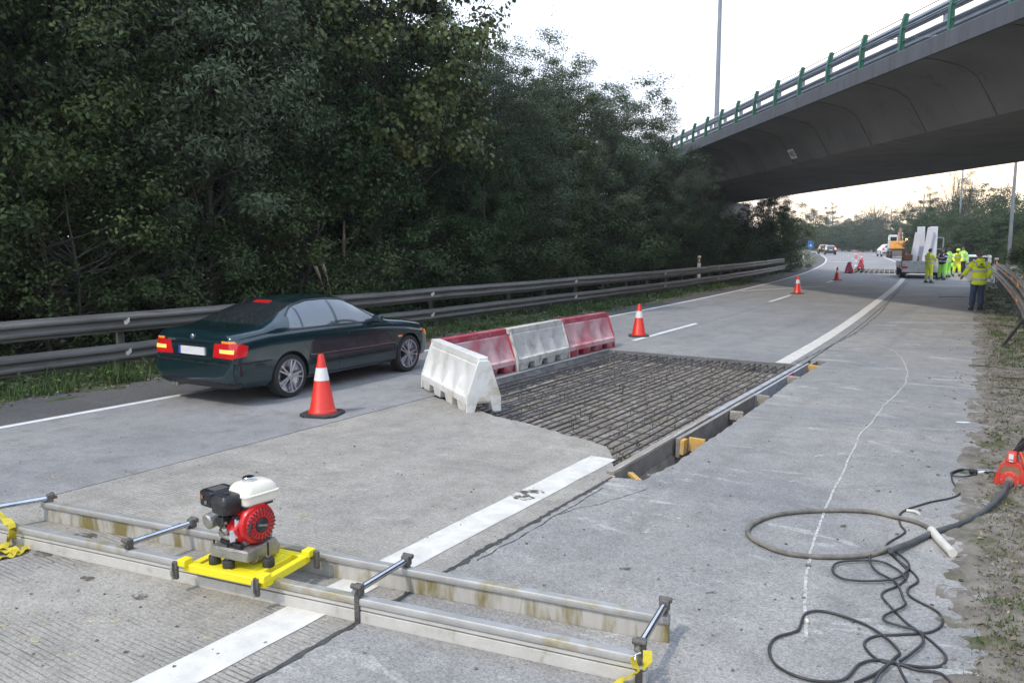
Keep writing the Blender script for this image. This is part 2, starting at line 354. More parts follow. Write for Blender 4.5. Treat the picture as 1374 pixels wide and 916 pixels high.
m_helm=M('helmet_yellow',(.60,.85,.05),None,1,.35)
m_boot=M('dark_boots',(.03,.025,.025),(.06,.04,.035),10,.7)
m_pole=M('lamp_post_steel',(.20,.23,.26),(.27,.30,.33),2,.5,metal=.5)
m_bedt=M('white_truck_steel',(.52,.53,.53),(.42,.43,.43),2,.55,c3=(.28,.25,.22),c3s=2,c3t=(.55,.7))
m_panel=M('white_foam_panel',(.66,.68,.74),(.58,.60,.66),1.5,.6)
m_orange=M('machine_orange',(.80,.36,.04),(.62,.27,.04),3,.5,c3=(.25,.14,.06),c3s=1.5,c3t=(.55,.65))
m_rust=M('rusty_steel',(.16,.07,.04),(.26,.12,.06),5,.75,bump=.4)
m_cab=M('cab_grey_white',(.55,.60,.62),(.46,.50,.52),3,.5)
m_beacon=M('lit_beacon',(1,.45,.05),None,1,.3,emit=(1,.50,.10),estr=30)
m_signb=M('blue_sign',(.02,.20,.55),None,1,.4)
m_signw=M('white_sign_paint',(.8,.8,.8),None,1,.4)
m_signo=M('orange_sign',(.85,.42,.01),None,1,.4)
m_black=M('black_print',(.015,.015,.018),None,1,.6)
m_paper=M('paper',(.75,.76,.78),None,1,.7)
m_stone=M('small_stone',(.24,.225,.20),(.13,.125,.11),20,.9,rnd=.6)
m_pink=M('pink_spray_paint',(.55,.05,.18),None,1,.6)
m_chalk=M('pale_sealant',(.42,.42,.41),(.54,.54,.52),9,.85)
m_bluebox=M('blue_tub',(.02,.05,.10),(.03,.07,.14),4,.5)
def fade_edges(mat,thr=(.42,.56),sc=9):
    t=mat.node_tree; b=t.nodes['Principled BSDF']; tcn=t.nodes.new('ShaderNodeTexCoord'); n=t.nodes.new('ShaderNodeTexNoise'); n.inputs['Scale'].default_value=sc; n.inputs['Detail'].default_value=8; n.inputs['Roughness'].default_value=.75
    t.links.new(tcn.outputs['Object'],n.inputs['Vector']); r=t.nodes.new('ShaderNodeMapRange'); r.inputs[1].default_value=thr[0]; r.inputs[2].default_value=thr[1]; t.links.new(n.outputs['Fac'],r.inputs[0]); t.links.new(r.outputs[0],b.inputs['Alpha'])
fade_edges(m_chalk,(.30,.55),28)
m_scuff=M('white_scuff_dust',(.60,.60,.58),(.52,.51,.49),6,.9); fade_edges(m_scuff,(.53,.74),8)
m_yspl=M('yellow_paint_splash',(.55,.44,.20),(.60,.54,.38),8,.8); fade_edges(m_yspl,(.48,.66),22)
m_stain=M('dark_oil_stain',(.07,.06,.045),(.10,.085,.06),8,.8); fade_edges(m_stain,(.42,.58),16)
# ================================================================== GROUND, ROAD
rnd=random.Random(5)
def strip_poly(fa,fb,y0,y1,n):
    ys=[y0+(y1-y0)*i/n for i in range(n+1)]
    return [(fa(y),y) for y in ys]+[(fb(y),y) for y in reversed(ys)]
def slab_quads(name,mat,fa,fb,y0,y1,n,z0=-.25,z1=0.,parent=None):
    mb=MB(); ys=[y0+(y1-y0)*i/n for i in range(n+1)]
    mb.loft([[(fa(y),y,z0),(fb(y),y,z0),(fb(y),y,z1),(fa(y),y,z1)] for y in ys])
    return mb.build(name,mat,parent)
ground=MB().add([(-3000,-3000,-.45),(3000,-3000,-.45),(3000,3000,-.45),(-3000,3000,-.45)],[(0,1,2,3)]).build('ground',m_ground); tag(ground,kind='structure')
road=empty('road',kind='structure')
# jagged outline of the broken-out pit (world metres)
def jag(pts,amp,step,r):
    o=[]
    for a,b in zip(pts,pts[1:]):
        a=Vector(a);b=Vector(b);n=max(1,int((b-a).length/step)); d=(b-a).normalized() if (b-a).length>0 else Vector((1,0)); nn=Vector((-d.y,d.x))
        for i in range(n):
            p=a.lerp(b,i/n)+nn*((r.random()-.5)*2*amp if (i or a is not pts[0]) else 0); o.append((p.x,p.y))
    o.append(tuple(pts[-1])); return o
NEAR=[(-6.77,8.57),(-5.90,8.26),(-5.40,8.01),(-4.90,7.89),(-4.36,7.70),(-3.81,7.52),(-3.54,7.39),(-3.32,7.03),(-3.035,6.45)]
TR_R=[(-3.0,6.43),(-2.75,6.50),(-2.70,7.16),(-2.73,8.20),(-2.76,9.30),(-2.79,10.60),(-2.86,12.29),(-2.86,13.54),(-2.84,14.93),(-3.0,14.93)]
jr=random.Random(3)
near_j=jag(NEAR,.022,.07,jr); right_j=jag(TR_R,.014,.09,jr)
YF=14.3
# left lane slabs
cuts=[-14,4.9,9.9,14.9,19.9,23.3,29,35,40,44.6,52,60,69.5,80,95,115,140,180,240,330,560]
for a,b in zip(cuts,cuts[1:]):
    slab_quads('road_slab',m_lane_cool,lambda y:XL(y)-.06,lambda y:XJ(y)-.006,a+.002,b-.002,max(1,int((b-a)/3)),parent=road)
# middle lane: near piece with jagged edge, far pieces coloured cooler for the bluish distant light
poly=[(-6.768,-14),(-3.035,-14)]+list(reversed(near_j)); poly=[(-6.768,-14),(-3.035,-14),(-3.035,6.45)]+[p for p in reversed(near_j[:-1])]
poly[-1]=(-6.768,8.57)
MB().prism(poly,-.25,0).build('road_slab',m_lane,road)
mid=[YF,19.9,23.3,29,35,40,44.6,52,60]
for a,b in list(zip(mid,mid[1:]))+[(69.5,80),(80,95),(95,115),(115,140),(140,180),(180,240),(240,330),(330,560)]:
    slab_quads('road_slab',m_lane_cool,lambda y:XJ(y)+.006,lambda y:XC(y)-.012,a+.002,b-.002,max(1,int((b-a)/3)),parent=road)
# shoulder: near piece with the trench bite
poly=[(-3.008,-14),(.9,-14),(.9,14.93)]+[(x,y) for x,y in reversed(right_j)]
poly[-1]=(-3.008,6.43)
MB().prism(poly,-.25,0).build('road_slab',m_should,road)
sh=[14.932,23.3,35,44.6,60,80,115,180,240,330,560]
for a,b in zip(sh,sh[1:]):
    slab_quads('road_slab',m_should,lambda y:XC(y)+.012,lambda y:XR(y)+1.0,a,b-.003,max(1,int((b-a)/3)),parent=road)
MB().prism([(-3.05,14.31),(-2.999,14.31),(-2.999,14.925),(-3.05,14.925)],-.25,-.004).build('slab_fragment',m_should,road)
# joint fillers a little below the surface
mb=MB()
for f,wd in ((XJ,.03),(XC,.05)):
    ys=[-14+i*2 for i in range(11)] if f is XJ else [-14+i*2 for i in range(11)]
    rings=[y for y in ys if y<6.2]
    mb.loft([[(f(y)-wd,y,-.2),(f(y)+wd,y,-.2),(f(y)+wd,y,-.012),(f(y)-wd,y,-.012)] for y in rings])
    r2=[15+i*5 for i in range(9)]
    mb.loft([[(f(y)-wd,y,-.2),(f(y)+wd,y,-.2),(f(y)+wd,y,-.012),(f(y)-wd,y,-.012)] for y in r2])
mb.build('joint_filler',m_joint,road)
# tar smear along the joint of the shoulder, and hairline cracks (thin raised ribbons)
def ribbon(pts,wd,z,r=None,jit=.5):
    mb=MB(); N=len(pts); ring=[]
    for i,p in enumerate(pts):
        a=Vector(pts[max(i-1,0)][:2]);b=Vector(pts[min(i+1,N-1)][:2]); d=(b-a).normalized(); n=Vector((-d.y,d.x))
        w1=wd*(1+(r.uniform(-jit,jit) if r else 0)); w2=wd*(1+(r.uniform(-jit,jit) if r else 0))
        q=Vector(p[:2]); A=q+n*w1/2; B=q-n*w2/2; ring.append([(A.x,A.y,z),(B.x,B.y,z)])
    mb.loft(ring,cap=False,closed=False); return mb
def dense(pts,step,amp=0,r=None,seed=0):
    o=[]
    for a,b in zip(pts,pts[1:]):
        a=Vector(a);b=Vector(b);n=max(1,int((b-a).length/step))
        for i in range(n):
            p=a.lerp(b,i/n); 
            if amp: p=p+Vector((fbm(p.x*4,p.y*4,seed),fbm(p.x*4,p.y*4,seed+9)))*amp
            o.append(p)
    o.append(Vector(pts[-1])); return o
rr=random.Random(9)
ribbon(dense([(-3.02,-3),(-3.02,4.4),(-3.01,6.3)],.04,.02,seed=1),.036,.003,rr,.7).build('joint_tar',m_tar,road)
ribbon(dense([(-2.97,4.2),(-2.93,5.0),(-2.94,6.1)],.04,.03,seed=2),.007,.0035,rr,.9).build('crack',m_tar,road)
ribbon(dense([(-2.93,5.3),(-2.7,5.9),(-2.62,6.3)],.04,.04,seed=5),.005,.0037,rr,.9).build('crack',m_tar,road)
ribbon(dense([(-3.25,14.4),(-3.2,20),(-3.5,26),(-4.0,32),(-5.3,48)],.2,.03,seed=6),.05,.003,rr,.7).build('crack',m_joint,road)
# asphalt strip left of the lane
asph=slab_quads('left_shoulder',m_asph,lambda y:XLS(y)-.7,lambda y:XL(y)-.075,-14,240,120,-.28,-.012); tag(asph,kind='structure')
# ------------------------------------------------------------------ painted lines
marks=empty('road_markings',kind='structure')
def line(fx,wd,y0,y1,mat,name='painted_line',n=None,z=.004):
    n=n or max(2,int((y1-y0)/.25)); pts=[(fx(y0+(y1-y0)*i/n),y0+(y1-y0)*i/n) for i in range(n+1)]
    return ribbon(pts,wd,z,random.Random(int(y0*10)),.03).build(name,mat,marks)
line(lambda y:XT(y)+.0,.27,-8,6.98,m_paint)
line(lambda y:XT(y)+.0,.25,14.31,150,m_paint,n=400)
line(lambda y:XL(y)+.05,.11,-8,240,m_paint2,n=500)
mid_x=lambda y:XJ(y)-.02
for a,b in ((15.9,20.2),(29.0,33.2),(44.6,48.2),(60.0,63.5),(77,80.5),(95,99),(113,117),(131,135)):
    line(lambda y:XJ(y)-.16+(.0 if y<25 else -.02),.13,a,b,m_paint2)
def seg(p,q,wd,mat):
    P_=dense([p,q],.2); return ribbon(P_,wd,.0045,random.Random(1),.15).build('painted_line',mat,marks)
seg((-10.3,34.8),(-8.0,40.9),.30,m_paint3); seg((-17.2,92),(-13.4,97.5),.5,m_paint2); seg((-3.9,44.3),(-2.0,45.2),.22,m_paint2)
seg((-2.9,23.15),(-.55,24.6),.12,m_paint3); seg((-9.6,59.7),(-7.2,59.6),.14,m_paint2)
# wavy sealed crack in the shoulder
zo=lambda x,y:(990+x/2.573,560+y/2.573); z4=lambda x,y:(1000+x/3.674,450+y/3.674)
pp=[z4(*q) for q in ((640,40),(700,62),(740,80),(770,110),(790,150),(800,185),(790,235),(745,290),(680,345),(655,385),(620,435),(560,490),(540,550),(500,630),(478,690))]+[zo(*q) for q in ((335,240),(310,300),(290,345),(268,410),(250,470),(240,530),(235,560),(232,620),(232,690),(238,760))]
pw=[at(*q) for q in pp]
ribbon(dense([(p.x,p.y) for p in pw],.03,.008,seed=3),.019,.0042,rr,.25).build('sealed_crack',m_chalk,road)
# scuffs, splashes, stains lying on the slabs
def blot(u,v,w_,h_,mat,name,seed,z=.0032,par=road):
    c=at(u,v); a=at(u+w_,v); b=at(u,v-h_); n=26; mb=MB(); vs=[(c.x,c.y,z)]
    ex=(a-c); ey=(b-c)
    for k in range(n):
        t=2*PI*k/n; r_=1+.45*fbm(math.cos(t)*1.2+seed,math.sin(t)*1.2)
        p=c+ex*math.cos(t)*r_+ey*math.sin(t)*r_; vs.append((p.x,p.y,z))
    mb.add(vs,[(0,1+k,1+(k+1)%n) for k in range(n)]); return mb.build(name,mat,par)
for i,(u,v,a,b) in enumerate(((500,650,70,14),(560,600,60,12),(640,585,70,10),(720,640,25,10),(530,700,45,16),(450,590,50,8),(780,560,14,3),(1130,612,40,6),(1040,605,40,3),(1015,780,26,22),(1150,500,45,4),(1130,480,50,3),(1210,610,30,5),(1290,780,25,14),(1100,550,20,5),(1250,810,20,10),(930,640,60,10),(960,440,60,6),(900,470,50,4),(60,860,60,8),(1180,660,40,7),(860,700,60,14),(1060,640,30,8),(1000,530,18,4))):
    blot(u,v,a,b,m_scuff,'white_scuff',i*3.7,z=.0026+i*.00003)
for i,(u,v,a,b) in enumerate(((45,820,8,3),(40,857,14,5),(155,833,6,3),(280,854,8,4),(95,880,20,3),(15,838,16,3),(72,640,8,2),(410,690,8,2),(125,834,18,2),(330,640,10,2))): blot(u,v,a,b,m_yspl,'yellow_splash',i*2.1,z=.0036)
for i,(u,v,a,b) in enumerate(((189,801,12,4),(118,776,9,3),(55,743,14,4),(170,875,5,2),(104,792,3,1.2),(115,719,18,4),(700,667,14,4),(712,660,18,3),(400,455,5,2),(838,763,8,2),(190,880,4,1.5),(955,795,8,1.5),(1133,706,5,2))): blot(u,v,a,b,m_stain,'dark_stain',i*1.3,z=.0072 if 690<u<730 else .0038)
# ------------------------------------------------------------------ verges (height fields that rise through the slab edge)
def verge(name,mat,xs,ys,h):
    xs=np.array(xs);ys=np.array(ys); nx,ny=len(xs),len(ys)
    vs=[(x,y,h(x,y)) for y in ys for x in xs]
    vs=[]
    for y in ys:
        for x in xs: 
            X,Y=x,y; X2,Z2=h(X,Y); vs.append((X2,Y,Z2))
    fs=[(j*nx+i,j*nx+i+1,(j+1)*nx+i+1,(j+1)*nx+i) for j in range(ny-1) for i in range(nx-1)]
    mb=MB(); mb.v=vs; mb.f=fs; o=mb.build(name,mat,None,smooth=60); return tag(o,kind='structure')
def gl(segs):
    o=[]
    for a,b,s_ in segs: o+=list(np.arange(a,b,s_))
    o.append(segs[-1][1]); return o
def h_right(d,y):
    x=XR(y)+d
    n1=fbm(x*2.2,y*1.3,3)*.05+fbm(x*7,y*7,7,5)*.035
    z=.05*d+(.03*max(0,d-.6)**1.2)+n1*.8+.022*min(1,max(0,d*4+.9))-.006
    if d<-.15: z-=(-.15-d)*.5
    if d>8: z+=(d-8)*.25
    return x,min(z,9.)
verge('verge_right',m_soil,gl([(-.9,2.2,.03),(2.2,5,.35),(5,60,4)]),gl([(-6,3,.5),(3,12,.035),(12,26,.12),(26,50,.4),(50,330,4)]),h_right)
def h_left(d,y):
    x=XLS(y)-d
    z=.03*min(d,3)+fbm(x*2,y*2,5)*.05+fbm(x*8,y*8,2,3)*.015-.02
    if d<-.1: z-=.1
    if y>28 and d>4: z+=min(1,(y-28)/10)*min(3.5,(d-4)*.5)*(1 if y<75 else max(0,1-(y-75)/20))
    return x,z
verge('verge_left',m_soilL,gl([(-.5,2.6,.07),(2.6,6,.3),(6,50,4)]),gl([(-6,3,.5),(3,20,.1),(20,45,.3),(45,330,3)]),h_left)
# ================================================================== PITS
def pitbed(name,x0,x1,y0,y1,step,zb,par=None):
    nx=int((x1-x0)/step);ny=int((y1-y0)/step); vs=[]
    for j in range(ny+1):
        for i in range(nx+1):
            x=x0+(x1-x0)*i/nx;y=y0+(y1-y0)*j/ny
            z=zb+fbm(x*3,y*3,1)*.03+fbm(x*14,y*14,4,3)*.02
            if name=='pit_floor' and x>-3.03: z-=.16
            ed=min(i,nx-i,j,ny-j); z+=.05*(1 if ed<2 else 0)
            vs.append((x,y,z))
    mb=MB(); mb.v=vs; mb.f=[(j*(nx+1)+i,j*(nx+1)+i+1,(j+1)*(nx+1)+i+1,(j+1)*(nx+1)+i) for j in range(ny) for i in range(nx)]
    return tag(mb.build(name,m_bed,None,smooth=60),kind='structure')
pitbed('pit_floor',-7.0,-2.5,6.2,15.1,.045,-.17)
pitbed('far_pit_floor',-11.4,-5.5,59.5,70,.3,-.36)
# rough broken concrete on the near and left rim
rb=MB(); q=random.Random(11)
for i in range(420):
    side=q.random()
    if side<.5:
        k=q.randrange(len(near_j)-1); p=Vector(near_j[k]).lerp(Vector(near_j[k+1]),q.random()); x=p.x+q.uniform(-.0,.16); y=p.y+q.uniform(-.02,.25)
    elif side<.75: x=-6.75+abs(q.gauss(0,.12)); y=q.uniform(8.6,14.3)
    else: x=q.uniform(-6.7,-3.3); y=14.28-abs(q.gauss(0,.15))
    s_=q.uniform(.012,.045); z=-.16+q.random()*.09*(1 if side<.5 else .8)
    rot=Euler((q.random()*3,q.random()*3,q.random()*3)).to_matrix()
    rb.box((x,y,z),(s_*1.4,s_,s_*.8),rot=rot)
for i in range(900):
    x=q.uniform(-6.7,-3.2);y=q.uniform(7.6,14.2); s_=q.uniform(.006,.022); rb.box((x,y,-.155+fbm(x*3,y*3,1)*.03),(s_*1.4,s_,s_),rot=Euler((q.random()*3,q.random()*3,0)).to_matrix())
tag(rb.build('broken_concrete_rubble',m_bed),'loose chips of broken concrete and gravel lying in the excavated pit','rubble',kind='stuff')
def near_y(x):
    for a,b in zip(NEAR,NEAR[1:]):
        if a[0]<=x<=b[0]: return a[1]+(b[1]-a[1])*(x-a[0])/(b[0]-a[0]+1e-9)
    return 8.57 if x<-6 else 6.9
cage=empty('rebar_mat','dark steel reinforcement grid tied in place inside the large near road pit','reinforcement',(-5,11,-.1))
cageM=Matrix.Translation((5,-11,.1))
x=-6.62; k=0
while x<-3.2:
    y0=near_y(x)+q.uniform(-.06,.05); y1=14.34+q.uniform(-.03,0); sk=q.uniform(-.03,.03); n=7
    pts=[(x+sk*(i/n)+q.uniform(-.006,.006),y0+(y1-y0)*i/n,-.052+q.uniform(-.008,.008)) for i in range(n+1)]
    MB().tube(pts,.0095,6,cageM).build('rebar',m_rebar,cage,smooth=60); x+=q.uniform(.115,.14); k+=1
    if k%3==1:   # lapped second bar lower down
        MB().tube([(a+.03,b+.1,c-.055) for a,b,c in pts],.006,6,cageM).build('rebar',m_rebar,cage,smooth=60)
y=8.0
while y<14.2:
    x0=-6.7
    for a,b in zip(NEAR,NEAR[1:]):
        if y<max(a[1],b[1]) and y>min(a[1],b[1]): x0=a[0]+(b[0]-a[0])*(y-a[1])/(b[1]-a[1]+1e-9)
    MB().tube([(x0+.02,y+q.uniform(-.02,.02),-.078),(-5,y+q.uniform(-.02,.02),-.082),(-3.26,y+q.uniform(-.02,.02),-.085)],.0045,6,cageM).build('cross_rebar',m_rebar,cage,smooth=60); y+=q.uniform(.44,.6)
hk=MB(); 
for i in range(95):
    x=q.uniform(-6.5,-3.3); y=q.uniform(max(8.1,near_y(x)+.1),14.1); a=q.uniform(-.3,.3)
    hk.tube([(x,y,-.13),(x,y,-.04),(x+.015,y+.005,-.028),(x+.06+a*.05,y+.01,-.03),(x+.085,y+.015,-.05)],.0042,5,cageM)
hk.build('tie_hook',m_rebar,cage,smooth=60)['kind']='stuff'
far=empty('rebar_mat','second steel reinforcement grid in the distant pit by the truck wheel','reinforcement',(-9,64,-.1)); fM=Matrix.Translation((9,-64,.1))
x=-11.0
while x<-6.0:
    MB().tube([(x+1.0,60.0,-.03),(x-.2,69.4,-.02)],.03,5,fM).build('rebar',m_rebar,far); x+=.34
# dark broken asphalt bank along the left and far walls of the pit
def bank(pts,nx,ny,dep=.22):
    mb=MB(); P_=dense(pts,.05); n=10; vs=[]
    for i,p in enumerate(P_):
        for k in range(n+1):
            t=k/n; o=t*dep; z=-.006-.19*t**.75+fbm(p.x*9+t*3,p.y*9,3,4)*.05*min(1,t*5); vs.append((p.x+nx*o+fbm(p.x*6,p.y*6,k)*.02,p.y+ny*o+fbm(p.x*6,p.y*6,k+5)*.02,min(-.004,z)))
    mb.v=vs; mb.f=[(i*(n+1)+k,i*(n+1)+k+1,(i+1)*(n+1)+k+1,(i+1)*(n+1)+k) for i in range(len(P_)-1) for k in range(n)]
    return mb.build('broken_asphalt_edge',m_asph,road,smooth=50)
bank([(-6.765,8.6),(-6.765,14.28)],1,0); bank([(-6.7,14.292),(-3.15,14.292)],0,-1,.16)
# ------------------------------------------------------------------ formwork at the right side of the pit
fw=empty('formwork','grey timber and steel side form braced along the right edge of the near pit','formwork',(-3.1,10,0)); fM=Matrix.Translation((3.1,-10,0))
def plank(a,b,th,h,mat,ztop,name='plank'):
    a=Vector((*a,ztop-h/2));b=Vector((*b,ztop-h/2)); return MB().bar(a,b,th,h,fM).build(name,mat,fw,bevel=.003)
plank((-3.075,6.50),(-3.11,9.35),.075,.19,m_woodd,.012)
plank((-3.085,6.52),(-3.115,9.35),.078,.012,m_wood,.0245,'top_batten')
plank((-3.00,8.02),(-3.015,10.95),.045,.20,m_woodd,.018)
plank((-3.00,8.02),(-3.015,10.95),.047,.008,m_wood,.0265,'top_batten')
plank((-3.115,9.36),(-3.14,14.25),.075,.21,m_metalb,.02,'steel_form')
plank((-3.02,10.96),(-3.05,14.45),.04,.2,m_metalb,.016,'steel_form')
MB().box((-3.06,6.49,-.05),(.078,.03,.09),fM).build('plank_end',m_woody,fw,bevel=.003)
MB().box((-3.0,13.0,-.04),(.012,.3,.15),fM).build('pink_mark',m_pink,fw)
blk=[((-2.945,8.05,-.06),(.045,.11,.16),.0,m_woody,'upright yellow timber block wedged between the side form and the trench edge'),
     ((-2.84,8.17,-.055),(.17,.045,.15),.12,m_woody,'yellow timber offcut spanning the trench beside the upright block'),
     ((-2.90,9.78,-.035),(.16,.10,.10),.35,m_wood,'pale grey wooden wedge in the middle of the trench'),
     ((-2.915,11.05,-.065),(.17,.05,.16),.05,m_wood,'brownish timber brace across the trench before the pink mark'),
     ((-2.93,12.85,-.04),(.20,.12,.12),.1,m_wood,'pale timber brace across the trench just past the pink mark'),
     ((-2.93,14.35,-.05),(.18,.10,.10),-.1,m_woody,'small timber block at the far end of the trench'),
     ((-2.87,6.62,-.035),(.05,.32,.03),.75,m_woody,'thin yellow wooden stake lying at the near end of the trench')]
for c,d,a,mt,lb in blk:
    o=MB().box((0,0,0),d).build('timber_block',mt,bevel=.003); o.location=c; o.rotation_euler=(.0,.05,a); tag(o,lb,'timber')
# ================================================================== GUARDRAILS
WPROF=[(.000,.155),(.022,.150),(.030,.120),(.078,.085),(.080,.055),(.030,.012),(.030,-.012),(.080,-.055),(.078,-.085),(.030,-.120),(.022,-.150),(0,-.155)]
def guardrail(label,fx,side,tiers,posts,y_ref,mat,group=None,reflect='white',sag=0):
    """side=+1: corrugation faces +x; tiers=[(z,y0,y1)]"""
    root=empty('guardrail',label,'guardrail',(fx(tiers[0][1]),tiers[0][1],0)); T=Matrix.Translation(-root.location)
    for zc,y0,y1 in tiers:
        y=y0; 
        while y<y1-.5:
            L=min(4 if y<40 else 12,y1-y); n=max(2,int(L/1)); rings=[]
            for i in range(n+1):
                yy=y+L*i/n+(.04 if i==n else 0); d=fx(yy+.5)-fx(yy-.5); nv=Vector((1,-d,0)).normalized()*side
                lap=.004 if i==0 else 0; wob=fbm(yy*.35,zc*5)*.018
                rings.append([(fx(yy)+nv.x*(p+lap),yy+nv.y*(p+lap),zc+z+wob) for p,z in WPROF]+[(fx(yy)+nv.x*(p+lap-.004),yy+nv.y*(p+lap-.004),zc+z+wob) for p,z in reversed(WPROF)])
            MB().loft(rings,T).build('rail_beam',mat,root,smooth=35); y+=L
    for yy in posts:
        top=max(z+.13 for z,a,b in tiers if a<=yy<=b+1); x=fx(yy)-side*.09
        MB().box((x,yy,top/2-.1),(.012,.10,top+.2),T).box((x+.03*side,yy+.05,top/2-.1),(.06,.006,top+.2),T).box((x+.03*side,yy-.05,top/2-.1),(.06,.006,top+.2),T).build('post',mat,root)
        for zc,a,b in tiers:
            if a<=yy<=b: MB().box((fx(yy)-side*.02,yy,zc),(.05,.08,.2),T).build('spacer',mat,root)
    for yy in y_ref:
        for zc,a,b in tiers:
            if a<=yy<=b:
                x=fx(yy)+side*.04
                MB().add([(x,yy-.03,zc+.06),(x,yy-.03,zc-.07),(x+side*.055,yy+.03,zc+.07),(x+side*.05,yy+.03,zc-.0),(x,yy-.02,zc+.06),(x,yy-.02,zc-.07),(x+side*.055,yy+.04,zc+.07),(x+side*.05,yy+.04,zc-.0)],[(0,1,3,2),(4,6,7,5),(0,2,6,4),(1,5,7,3),(0,4,5,1),(2,3,7,6)],T).build('reflector',m_dull if reflect=='white' else m_amb,root)
    return root
LP=[-1,3.3,7.3,11.3,15.3,18.8]+[18.8+2*i for i in range(1,27)]
guardrail('long weathered two-tier guardrail in front of the trees left of the road',XLB,1,[(.86,-3,57.6),(.37,-3,94)],LP,[7.35,15.2,22.6,30.4,38,46],m_galv)
guardrail('galvanised two-tier guardrail with amber reflectors on the right verge',XRB,-1,[(.62,8,120),(1.02,8,44)],[10+2*i for i in range(20)]+[52+4*i for i in range(16)],[24.5,28.5,33,40],m_galv,reflect='amber')
guardrail('distant guardrail on the outside of the far left-hand bend',lambda y:XRB(y)-.2,-1,[(.60,122,330)],[126+8*i for i in range(20)],[],m_galv)
# ================================================================== BRIDGE
BO=Vector((-.3,19.75,0)); BE=Vector((-.585,.811,0)).normalized(); BN=Vector((BE.y,-BE.x,0))
def BP(q,p,z): return BO+BE*q+BN*p+Vector((0,0,z))
bridge=empty('road_bridge','wide grey concrete overpass with green railing crossing above the road','bridge',tuple(BP(10,6,0)))
bT=Matrix.Translation(-bridge.location)
sec=[(0,6.62),(.35,6.58),(1.0,6.42),(1.35,6.20),(1.62,5.80),(1.95,5.26),(2.15,5.2),(10.1,5.2),(10.3,5.26),(10.7,5.85),(11.2,6.42),(12.1,6.62),(12.1,6.92),(0,6.92)]
qs=np.linspace(-16,50,27)
MB().loft([[tuple(BP(q_,p,z)) for p,z in sec] for q_ in qs],bT).build('deck',m_bridge,bridge,smooth=28)
nf=21
for i in range(nf):
    q0=-16+i*3.0; q1=q0+2.99
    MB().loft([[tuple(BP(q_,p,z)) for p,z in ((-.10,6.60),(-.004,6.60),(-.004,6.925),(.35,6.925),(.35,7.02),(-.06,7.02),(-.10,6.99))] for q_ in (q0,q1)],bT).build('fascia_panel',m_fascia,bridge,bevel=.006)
for q_ in np.arange(-12,44,3.1):
    st=[(.0,6.598),(.36,6.562),(1.0,6.402),(1.352,6.182),(1.605,5.79),(1.93,5.255)]
    MB().loft([[tuple(BP(q_-.012,p-.0,z)),tuple(BP(q_+.012,p,z)),tuple(BP(q_+.012,p+.02,z+.05)),tuple(BP(q_-.012,p+.02,z+.05))] for p,z in st],bT).build('cast_joint',m_castj,bridge)
# abutments, square to the road below
def abut(x0,x1,za):
    f=lambda x,p:BP((-.3+BN.x*p-x)/(-BE.x),p,za)
    pts=[f(x0,-.0),f(x0,12.0),f(x1,12.0),f(x1,-.0)]
    return MB().loft([[(q_.x,q_.y,z) for q_ in pts] for z in (-.5,5.19)],bT).build('abutment',m_bridge,bridge,bevel=.02)
abut(-19.2,-21.0,0); abut(7.5,9.0,0)
# parapet
def btube(p,z,r,mat,name,q0=-14,q1=46,n=30): return MB().tube([tuple(BP(q0+(q1-q0)*i/n,p,z)) for i in range(n+1)],r,6,bT).build(name,mat,bridge,smooth=60)
btube(.16,7.93,.012,m_blkm,'parapet_cable'); btube(.02,7.60,.022,m_galvb,'parapet_rail'); btube(.02,7.28,.022,m_galvb,'parapet_rail')
gpost=MB(); gpost.prism([(-.07,0),(.07,0),(.07,.5),(.115,.72),(.17,.93),(.10,.97),(.04,.95),(-.02,.72),(-.06,.5)],-.014,.014)
gpost.prism([(-.075,0),(-.063,0),(-.05,.5),(-.01,.72),(.05,.955),(.035,.955),(-.03,.72),(-.063,.5)],-.05,.05)
gpm=gpost.mesh('parapet_post'); gpm.materials.append(m_green)
ang=math.atan2(BE.y,BE.x); q_=-12.4
while q_<46:
    o=inst('parapet_post',gpm,bridge); p=BP(q_,.0,7.015)-Vector(bridge.location)
    # local X -> BN (inward), local Y -> up, local Z -> along bridge
    o.matrix_local=Matrix.Translation(p)@Matrix(((BN.x,0,BE.x,0),(BN.y,0,BE.y,0),(0,1,0,0),(0,0,0,1))); q_+=2.13
q_=-13.3
while q_<46:
    a=BP(q_,.62,6.93);b=BP(q_,.62,7.98); MB().bar(a,b,.14,.08,bT,up=BE).build('guard_post',m_galvb,bridge); q_+=2.13
for z in (7.86,7.40):
    y=-14
    while y<46:
        rings=[[tuple(BP(qq,.55-p,z+zz)) for p,zz in WPROF]+[tuple(BP(qq,.554-p,z+zz)) for p,zz in reversed(WPROF)] for qq in (y,y+4.05)]
        MB().loft(rings,bT).build('guard_beam',m_galvb,bridge,smooth=35); y+=4
MB().tube([tuple(BP(3.0,.03,7.02)),tuple(BP(6.0,.1,7.62))],.012,5,bT).build('loose_cable',m_galvb,bridge)
for q_ in (3.5,7.4,11.5): MB().bar(BP(q_,.5,7.05),BP(q_+.5,.5,7.3),.03,.03,bT).build('brace',m_galvb,bridge)
